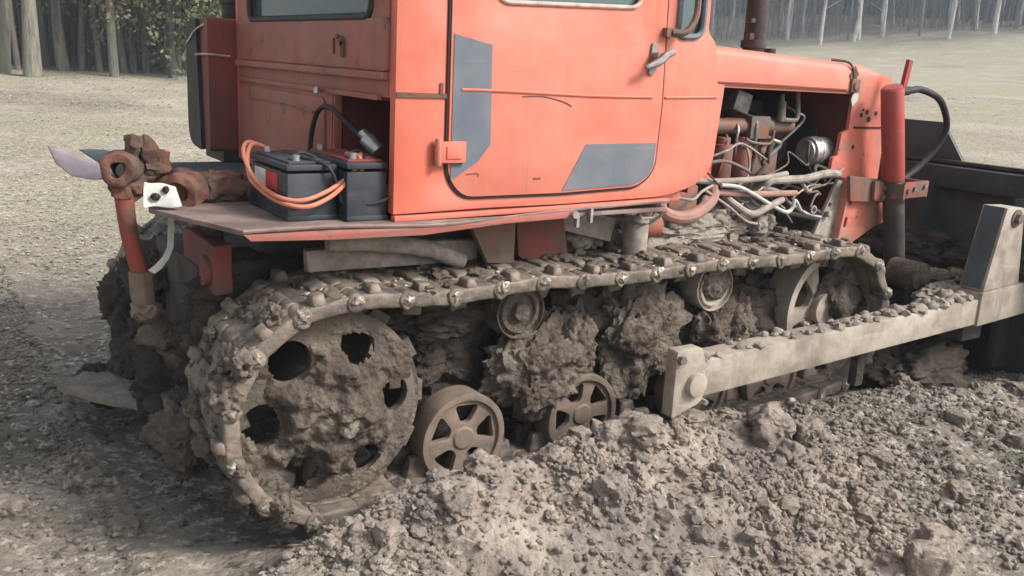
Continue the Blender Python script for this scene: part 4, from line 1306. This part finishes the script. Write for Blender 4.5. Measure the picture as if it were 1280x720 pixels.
b.plate([(-.66, 1.165), (-.625, 1.155), (-.555, 1.122), (-.49, 1.10), (-.47, 1.06), (-.54, 1.06), (-.60, 1.072), (-.64, 1.11)], [], SIDE(-.225), .02)
b.build('pawl_blade', M['mauve'], la, bevel=.006, label='mauve pointed steel blade sticking out behind')
b = MB(); b.plate([(-.56, 1.14), (-.50, 1.14), (-.40, 1.125), (-.42, 1.08), (-.5, 1.095)], [], SIDE(-.11), .025); b.build('pawl_blade', M['steel_blue'], la, bevel=.006, label='blue grey blade beside the mauve one')
b = MB(); b.tube([(-.452, -.2, 1.02), (-.44, -.2, .88), (-.412, -.2, .74)], .027, n=14, rs=[.03, .027, .026]); b.build('lift_rod', M['rod_red'], TR)
b = MB(); b.cyl((-.412, -.2, .755), (-.405, -.2, .63), .042, .036, n=8); b.blob((-.40, -.2, .62), (.05, .05, .04), sub=3, amp=.3, seed=70); b.build('rod_clevis', M['wheel'], TR, bevel=.005, rough=(2, .006, 26))
b = MB(); b.tube([(-.39, -.2, .61), (-.30, -.15, .50), (-.24, -.1, .47)], .03, n=10); b.tube([(-.38, -.02, .47), (-.30, -.15, .42), (-.22, -.36, .43), (-.15, -.42, .44)], .045, n=12)
b.blob((-.34, -.10, .50), (.07, .07, .05), sub=3, amp=.35, seed=71); b.box((-.25, -.30, .55), (.10, .05, .05)); b.build('lower_link', M['mud'], TR, bevel=.004, label='mud coated lower link of the rear hitch')
b = MB(); b.tube([(-.20, -.28, .97), (-.19, -.26, .85), (-.14, -.24, .62), (-.13, -.25, .5)], .035, n=10); b.build('hitch_strut', M['mud'], TR)
b = MB(); b.plate([(-.62, .40), (-.32, -.06), (-.16, -.06), (-.16, .45), (-.35, .62)], [], FLAT(.20), .03); b.build('drawbar_plate', M['mud_pale'], TR, bevel=.006, rough=(4, .016, 12), label='pale mud dusted drawbar plate low at the back')
b = MB(); b.box((-.25, -.16, .13), (.05, .05, .30)); b.build('drawbar_stay', M['mud'], TR, bevel=.006)

# --- push frame and blade
AY = -1.137
ROT = Matrix.Rotation(R(-1.9), 3, 'Y')
b = MB()
p0, p1 = (1.215, .438), (2.95, .497)
b.plate([(1.215, .370), (2.96, .436), (2.96, .554), (1.215, .506)], [], SIDE(AY), .11)
arm = b.build('push_arm', M['arm'], TR, bevel=.008)
b = MB(); b.plate(arc_poly([(1.085, .325), (1.205, .36), (1.225, .375), (1.225, .50), (1.20, .565), (1.085, .565)], .008), [], SIDE(AY - .022), .05)
b.build('arm_bracket', M['arm'], arm, bevel=.006)
b = MB(); b.cyl((1.178, AY - .045, .437), (1.178, AY + .01, .437), .042, n=26); b.build('pivot_pin', M['arm'], arm, bevel=.006)
b = MB(); b.cyl((1.10, AY - .04, .535), (1.10, AY, .535), .016, n=6); b.build('bolt', M['iron_pale'], arm); b = MB(); b.cyl((1.24, AY - .03, .36), (1.24, AY, .36), .01, n=6); b.build('bolt', M['galv'], arm)
# crumbs of soil lying on the arm
vs = []; b = MB()
for k in range(150):
    x = random.uniform(1.25, 2.94) ** 1.0
    if random.random() > .35 + .5 * (x - 1.2) / 1.7: continue
    s = random.uniform(.006, .018) * (1 + .5 * (x > 2.3))
    zt = .506 + (x - 1.215) / 1.745 * .048
    b.blob((x, AY + random.uniform(.01, .11), zt + s * .35), (s * 1.4, s * 1.2, s), sub=2, amp=.5, seed=300 + k)
b.build('soil_crust', M['mud_pale'], arm, smooth=60)['kind'] = 'stuff'
b = MB()
b.plate([(2.945, .430), (3.46, .455), (3.46, .612), (2.945, .585)], [], SIDE(AY - .012), .15)
b.build('blade_socket', M['arm'], arm, bevel=.006)
b = MB()
b.plate([(2.955, .588), (3.25, .602), (3.18, .96), (3.035, .965)], [], SIDE(AY - .006), .115)
post = b.build('arm_post', [M['arm']], arm, bevel=.006, label='tapered steel post standing on the push arm')
b = MB(); b.plate([(2.951, .60), (3.031, .965), (3.029, .965), (2.949, .60)], [], SIDE(AY + .004), .095); b.build('rear_face_shade', M['steel_blue'], post)  # thin dark sheet that paints the shade on the post's rear face
b = MB(); b.cyl((3.12, AY - .03, .915), (3.12, AY, .915), .024, n=6); b.cyl((3.12, AY - .012, .915), (3.12, AY - .004, .915), .04, n=20); b.build('bolt', M['iron'], post)
b = MB(); b.box((2.25, AY + .09, .33), (.05, .04, .2)); b.build('arm_stop', M['mud_dark'], arm, bevel=.005)
# far push arm
b = MB(); b.plate([(1.1, .37), (3.46, .44), (3.46, .56), (1.1, .506)], [], SIDE(1.03), .11); b.build('push_arm', M['iron'], TR, bevel=.008)
# blade, curved in section, with a raised visor in the middle
b = MB()
BX = 3.47
NZ = 12
def bsec(z):                                             # concave towards the front
    t = (z - .02) / 1.07
    return BX + .10 * (2 * t - 1) ** 2
vs = []; fs = []
for side, off in ((0, 0), (1, .03)):
    for j in range(NZ + 1):
        z = .02 + 1.07 * j / NZ
        for y in (-1.42, 1.42):
            vs.append((bsec(z) + off, y, z))
nb = 2 * (NZ + 1)
for j in range(NZ):
    fs.append((2 * j, 2 * j + 1, 2 * j + 3, 2 * j + 2)); fs.append((nb + 2 * j + 1, nb + 2 * j, nb + 2 * j + 2, nb + 2 * j + 3))
    fs.append((2 * j, 2 * j + 2, nb + 2 * j + 2, nb + 2 * j)); fs.append((2 * j + 3, 2 * j + 1, nb + 2 * j + 1, nb + 2 * j + 3))
fs.append((0, nb, nb + 1, 1)); fs.append((2 * NZ + 1, nb + 2 * NZ + 1, nb + 2 * NZ, 2 * NZ))
b.add(vs, fs)
bl = b.build('blade', M['blade'], TR, smooth=40, label='wide dark bulldozer blade seen from behind')
b = MB(); b.plate([(-.60, 1.088), (-.45, 1.29), (.45, 1.29), (.60, 1.088)], [], REAR(BX + .09), .025); b.build('visor', M['blade'], bl, bevel=.003)
b = MB(); b.box((BX + .03, 0, 1.02), (.09, 2.8, .11)); b.build('top_rail', M['blade'], bl, bevel=.006)
b = MB(); b.box((BX + .075, 0, 1.094), (.05, 2.82, .014)); b.build('top_edge', M['iron_dark'], bl)
for y in (-1.0, -.5, .5, 1.0):
    b = MB(); b.box((BX - .02, y, .55), (.12, .04, .84)); b.build('rib', M['blade'], bl, bevel=.004)
b = MB(); b.cyl((BX - .02, -1.13, .98), (BX - .02, -1.13, 1.08), .035); b.build('blade_lug', M['steel_blue'], bl, bevel=.004)
b = MB(); b.plate([(2.85, .42), (3.35, .42), (3.02, .60), (2.85, .60)], [], SIDE(-.86), .03); b.box((3.15, -.78, .42), (.6, .2, .04)); b.build('frame_gusset', M['iron_dark'], TR, bevel=.004)
b = MB(); b.cyl((2.9, -.72, .60), (2.9, -.88, .60), .07, n=20); b.cyl((3.06, -.58, .55), (3.06, -.72, .55), .06, n=18); b.build('pivot_boss', M['mud'], TR, bevel=.01)
clump((2.95, -.86, .12), (.36, .2, .16), 87, 'mud_dark', rough=.2)  # dark clump added to cover a strip of sunlit ground
b = MB(); b.box((3.1, 0, .40), (.16, 2.1, .16)); b.build('cross_beam', M['iron_dark'], TR, bevel=.01)
clump((3.22, -.86, .50), (.26, .16, .10), 81, 'mud', 'loose soil heaped on the push frame behind the blade', rough=.2)
clump((2.96, -.98, .52), (.20, .09, .07), 82, 'mud_pale', rough=.2)
clump((3.3, -.6, .45), (.2, .25, .14), 83, 'mud_dark', rough=.2)
clump((3.40, -.95, .60), (.12, .3, .12), 84, 'mud_dark', 'soil heaped against the back of the blade', rough=.2)
clump((3.42, -.4, .62), (.12, .3, .14), 85, 'mud_dark', rough=.2)
clump((3.05, -.82, .55), (.14, .10, .07), 86, 'mud', rough=.2)

# ------------------------------------------------------------------ things lying on the deck
def battery(loc, lx, ly, h, label, red_top=False, stripe=False):
    x, y, z = loc
    root = empty('battery', loc, label, 'battery', 'batteries on the deck behind the cab')
    b = MB()
    b.box((x, y, z + h * .40), (lx, ly, h * .80)); b.box((x, y, z + h * .90), (lx * 1.02, ly * 1.02, h * .10))
    for k in (-1, 1): b.box((x, y + k * ly * .25, z + h * .12), (lx * 1.03, ly * .06, h * .2))
    b.box((x, y, z + .008), (lx * 1.04, ly * 1.04, .016))
    b.build('case', M['battery'], root, bevel=.004)
    b = MB(); b.box((x, y, z + h * .97), (lx * .86, ly * .9, h * .05)); b.box((x + lx * .18, y, z + h * 1.0), (lx * .2, ly * .8, h * .05))
    b.build('lid', M['tank_red'] if red_top else M['battery'], root, bevel=.003)
    b = MB()
    for k in (-1, 1): b.cyl((x - lx * .22, y + k * ly * .38, z + h * .96), (x - lx * .22, y + k * ly * .38, z + h * 1.09), .011, n=12)
    b.build('terminal', M['galv'], root)
    b = MB(); b.tube([(x - lx * .3, y - ly * .3, z + h), (x, y - ly * .25, z + h * 1.1), (x + lx * .3, y - ly * .3, z + h)], .005, n=6); b.build('carry_strap', M['black'], root)
    if stripe:
        b = MB(); b.box((x - lx * .515, y + ly * .20, z + h * .60), (.003, ly * .30, h * .30)); b.build('label_band', M['label_white'], root)
        b = MB(); b.box((x - lx * .515, y - ly * .11, z + h * .60), (.003, ly * .30, h * .30)); b.build('label_band', M['label_red'], root)
    return root
battery((-.012, -.508, .986), .152, .34, .175, 'black battery with a white and red band, the rear one on the deck', stripe=True)
battery((.142, -.56, .986), .13, .34, .185, 'black battery with a reddish lid tucked against the cab corner', red_top=True)
def thing_tube(name, mt, r, label, cat, *paths):
    b = MB()
    for p in paths: b.tube(p, r, n=10)
    o = b.build(name, mt); tag(o, label, cat); return o
thing_tube('battery_cable', M['cable'], .0068, 'pair of thick orange cables drooping in a loop in front of the black batteries', 'cable',
    [(-.04, -.33, 1.17), (-.09, -.325, 1.185), (-.115, -.35, 1.16), (-.12, -.42, 1.11), (-.12, -.53, 1.075), (-.105, -.655, 1.055), (-.06, -.70, 1.05), (.0, -.705, 1.065), (.07, -.70, 1.10), (.125, -.70, 1.15), (.14, -.67, 1.175), (.13, -.6, 1.175)],
    [(-.03, -.345, 1.165), (-.08, -.34, 1.18), (-.108, -.37, 1.145), (-.125, -.45, 1.085), (-.115, -.57, 1.052), (-.095, -.68, 1.038), (-.04, -.72, 1.035), (.03, -.715, 1.06), (.09, -.71, 1.105), (.14, -.70, 1.14), (.155, -.65, 1.18)])
thing_tube('thin_cable', M['black'], .005, 'thin black cable running across the battery fronts to the cab', 'cable',
    [(-.02, -.60, 1.165), (.03, -.69, 1.15), (.06, -.70, 1.09), (.075, -.705, 1.04), (.12, -.72, 1.035), (.17, -.735, 1.04), (.208, -.745, 1.055)])
h_ = thing_tube('looped_hose', M['black'], .009, 'black hose arching out of the recess above the batteries with a grey fitting', 'hose',
    [(.165, -.19, 1.06), (.17, -.20, 1.19), (.17, -.26, 1.28), (.18, -.34, 1.30), (.20, -.43, 1.26), (.24, -.52, 1.20)])
b = MB(); b.cyl((.235, -.515, 1.215), (.26, -.56, 1.175), .026, n=14); b.cyl((.225, -.50, 1.235), (.24, -.52, 1.21), .016, n=12); b.build('fitting', M['galv'], h_, bevel=.003)
# rag and strap
def sheet(name, mt, pts_u, label, cat, th=.004):
    rows = len(pts_u); cols = len(pts_u[0])
    vs = [p for r_ in pts_u for p in r_]
    fs = [(i * cols + j, i * cols + j + 1, (i + 1) * cols + j + 1, (i + 1) * cols + j) for i in range(rows - 1) for j in range(cols - 1)]
    vs2 = [(x + th, y, z - th) for x, y, z in vs]
    b = MB(); b.add(vs, fs); b.add(vs2, [tuple(reversed(f)) for f in fs])
    k = rows * cols
    ring = [j for j in range(cols)] + [i * cols + cols - 1 for i in range(1, rows)] + [(rows - 1) * cols + j for j in range(cols - 2, -1, -1)] + [i * cols for i in range(rows - 2, 0, -1)]
    b.v and b.f.extend([(ring[i], ring[(i + 1) % len(ring)], ring[(i + 1) % len(ring)] + k, ring[i] + k) for i in range(len(ring))]); b.mi.extend([0] * len(ring))
    o = b.build(name, mt, smooth=70)
    return tag(o, label, cat)
n_ = 9
rg = []
for i_ in range(n_):
    row = []
    for j_ in range(n_):
        a_, c_ = i_ / (n_ - 1), j_ / (n_ - 1)
        x_ = -.432 + .105 * c_ + .015 * a_ * (1 - c_)
        y_ = -.395 + .05 * a_ + .008 * math.sin(c_ * 5 + a_ * 3)
        z_ = 1.0 + .066 * a_ * (1.05 - .25 * c_) + .003 * math.sin(c_ * 7 + a_ * 4)
        row.append((x_, y_, z_))
    rg.append(row)
rag = sheet('rag', M['white'], rg, 'crumpled white scrap lying on the rear corner of the deck plate', 'rag')
b = MB(); b.blob((-.395, -.385, 1.027), (.016, .014, .011), sub=2, amp=.4, seed=5); b.build('grease_stain', M['seam'], rag); b = MB(); b.blob((-.362, -.375, 1.045), (.010, .014, .012), sub=2, amp=.4, seed=6); b.build('grease_stain', M['seam'], rag)
st = [[(-.362, -.385, .985), (-.345, -.385, .985)], [(-.364, -.387, .92), (-.348, -.387, .92)], [(-.368, -.386, .87), (-.352, -.386, .87)], [(-.382, -.384, .84), (-.366, -.384, .835)], [(-.405, -.382, .815), (-.388, -.382, .805)], [(-.425, -.38, .80), (-.41, -.38, .79)]]
sheet('hanging_strap', M['white'], st, 'narrow dirty white strap hanging below the rear corner of the deck', 'strap', .003)

# ------------------------------------------------------------------ clods, crumbs and litter
def ico(sub):
    bm = bmesh.new(); bmesh.ops.create_icosphere(bm, subdivisions=sub, radius=1)
    v = np.array([x.co[:] for x in bm.verts]); f = np.array([[x.index for x in q.verts] for q in bm.faces]); bm.free()
    return v, f
def spots(n, fn, seed):
    r = np.random.default_rng(seed)
    X = []; Y = []
    while len(X) < n:
        x = r.uniform(-2.2, 4.6, 4000); y = r.uniform(-2.7, 3.4, 4000)
        ok = r.random(4000) < fn(x, y)
        X += list(x[ok]); Y += list(y[ok])
    return np.array(X[:n]), np.array(Y[:n])
def dens(x, y):
    out = (y < -.93) | (x < -.55) | (x > 2.9) & (y < -1.05)
    return out * (.3 + .7 * spoil(x, y)) * near_w(x, y) * (1 - .85 * smooth((fbm(x * 2.6, y * 2.6, 3, 95) - .47) / .12))
def crumbs(name, n, smin, smax, seed, label, sub=1):
    v, f = ico(sub)
    r = np.random.default_rng(seed)
    x, y = spots(n, dens, seed)
    z = ground_h(x, y)
    s = smin + (smax - smin) * r.random(n) ** 2.2
    bumps = 1 + .55 * (r.random((n, len(v))) - .5)
    sc = np.stack([s * r.uniform(.7, 1.4, n), s * r.uniform(.7, 1.4, n), s * r.uniform(.6, 1.1, n)], 1)
    a = r.uniform(0, 6.28, n)
    P = v[None] * bumps[:, :, None] * sc[:, None, :]
    ca_, sa_ = np.cos(a)[:, None], np.sin(a)[:, None]
    P = np.stack([P[:, :, 0] * ca_ - P[:, :, 1] * sa_, P[:, :, 0] * sa_ + P[:, :, 1] * ca_, P[:, :, 2]], 2)
    P += np.stack([x, y, z + s * .25], 1)[:, None, :]
    F = (f[None] + (np.arange(n) * len(v))[:, None, None]).reshape(-1, 3)
    at = np.repeat(np.clip(spoil(x, y) * 1.0 + r.normal(0, .25, n), 0, 1.15), len(v))
    o = link(name, np_mesh(name, P.reshape(-1, 3), F, [M['clod']], False, at))
    return tag(o, label, 'soil', kind='stuff')
crumbs('soil_crumbs', 60000, .003, .015, 3, 'small loose crumbs of dry soil covering the spoil')
crumbs('soil_lumps', 1500, .01, .032, 4, 'fist sized lumps of turned soil', 2)

def clod_obj(x, y, size, seed, label, group, pale=1.0, squarish=0.0):
    b = MB(); b.blob((0, 0, 0), (1, 1, 1), sub=4, amp=.45, freq=1.4, seed=seed, rough=.22, fine=4.5)
    V = np.array(b.v)
    if squarish:
        V = np.sign(V) * np.abs(V) ** (1 - squarish)
    a = random.uniform(0, 6.28)
    V = V * np.array(size)
    V = np.stack([V[:, 0] * math.cos(a) - V[:, 1] * math.sin(a), V[:, 0] * math.sin(a) + V[:, 1] * math.cos(a), V[:, 2]], 1)
    me = np_mesh('dirt_clod', V, np.array(b.f), [M['clod']], True, np.full(len(V), pale))
    me.set_sharp_from_angle(angle=R(50))
    o = link('dirt_clod', me)
    o.location = (x, y, hgt(x, y) + size[2] * .35)
    return tag(o, label, 'clod', group)
CG = 'clods of dry soil thrown up beside the track'
big = [(1.44, -1.93, (.062, .05, .062), 'pale blocky clod, the left of two standing side by side at lower right', .5),
       (1.60, -1.86, (.052, .042, .058), 'pale blocky clod, the right of two standing side by side at lower right', .5),
       (1.95, -1.73, (.06, .04, .03), 'flat pale clod near the right border', .3),
       (1.50, -1.24, (.10, .08, .07), 'large pale clod on the ridge below the push arm bracket', .2),
       (1.62, -1.30, (.06, .05, .05), 'pale clod beside the large one below the push arm', .2),
       (1.40, -1.42, (.05, .045, .04), 'rounded clod in front of the large one below the push arm', .1),
       (.95, -1.16, (.11, .08, .05), 'biggest smooth slab of soil lying below the arm bracket', .1),
       (.40, -1.05, (.055, .05, .04), 'pale clod lying below the first road wheel', .1),
       (.22, -1.2, (.05, .04, .04), 'pale clod at the left crest of the spoil heap', .1),
       (-.55, -.45, (.06, .05, .03), 'grey clod pressed into the soil behind the sprocket', .2),
       (-.85, -.2, (.07, .05, .03), 'flat grey clod on the trodden soil at lower left', .3)]
for k, (x, y, s, l, q) in enumerate(big):
    clod_obj(x, y, s, 400 + k, l, CG, pale=.25 if k >= 9 else .95, squarish=q)
cx_, cy_ = spots(200, lambda x, y: dens(x, y) * (y < -.95) * (x > -.5), 12)
for k in range(len(cx_)):
    s = .014 + .048 * random.random() ** 2.2
    clod_obj(cx_[k], cy_[k], (s * random.uniform(.8, 1.4), s * random.uniform(.8, 1.2), s * random.uniform(.6, 1.0)), 500 + k, 'small angular clod among the many thrown up along the near track', CG, pale=float(spoil(cx_[k:k + 1], cy_[k:k + 1])[0]) * .8 + random.uniform(0, .3), squarish=random.uniform(.1, .5))

# fallen leaves and straw on the field
def litter(name, n, mt, box, size, label, fn=None, thin=1.0, seed=1, lift=.012):
    r = np.random.default_rng(seed)
    x0, x1, y0, y1 = box
    x = x0 + (x1 - x0) * r.random(n); y = y0 + (y1 - y0) * r.random(n) ** 1.3
    ok = ~((x > -.5) & (x < 3.6) & (np.abs(y) < 1.05))
    ok &= r.random(n) < sat(.25 + 1.5 * (fbm(x * .8, y * .8, 3, 77) - .35))
    x, y = x[ok], y[ok]; n = len(x)
    z = ground_h(x, y) + lift * r.random(n) + .004
    a = r.uniform(0, 6.28, n); s = size * (.5 + r.random(n)) * (1 + .04 * np.hypot(x + 1, y + 3))
    t1 = np.stack([np.cos(a), np.sin(a), r.normal(0, .14, n)], 1) * s[:, None]
    t2 = np.stack([-np.sin(a), np.cos(a), r.normal(0, .14, n)], 1) * (s * .55 * thin)[:, None]
    P = np.stack([x, y, z], 1)
    V = np.stack([P - t1, P + t2, P + t1, P - t2], 1).reshape(-1, 3)
    o = link(name, np_mesh(name, V, np.arange(4 * n).reshape(n, 4), [mt], False))
    return tag(o, label, 'litter', kind='stuff')
litter('leaf_litter', 60000, M['litter'], (-9, 5, .6, 19), .012, 'pale fallen leaves scattered over the field on the left', seed=5)
litter('leaf_litter', 26000, M['litter'], (4, 26, 0, 26), .012, 'pale dry stubble and leaves scattered over the field on the right', seed=6)
litter('leaf_litter', 5200, M['litter_dull'], (-3.2, 1, -1.6, 4.5), .013, 'dull trodden leaves pressed into the damp soil behind the tractor', seed=8, lift=.02)
litter('straw_bits', 900, M['straw'], (-1.6, 4.2, -2.4, .6), .018, 'thin bits of straw lying on the turned soil', thin=.14, seed=7, lift=.02)
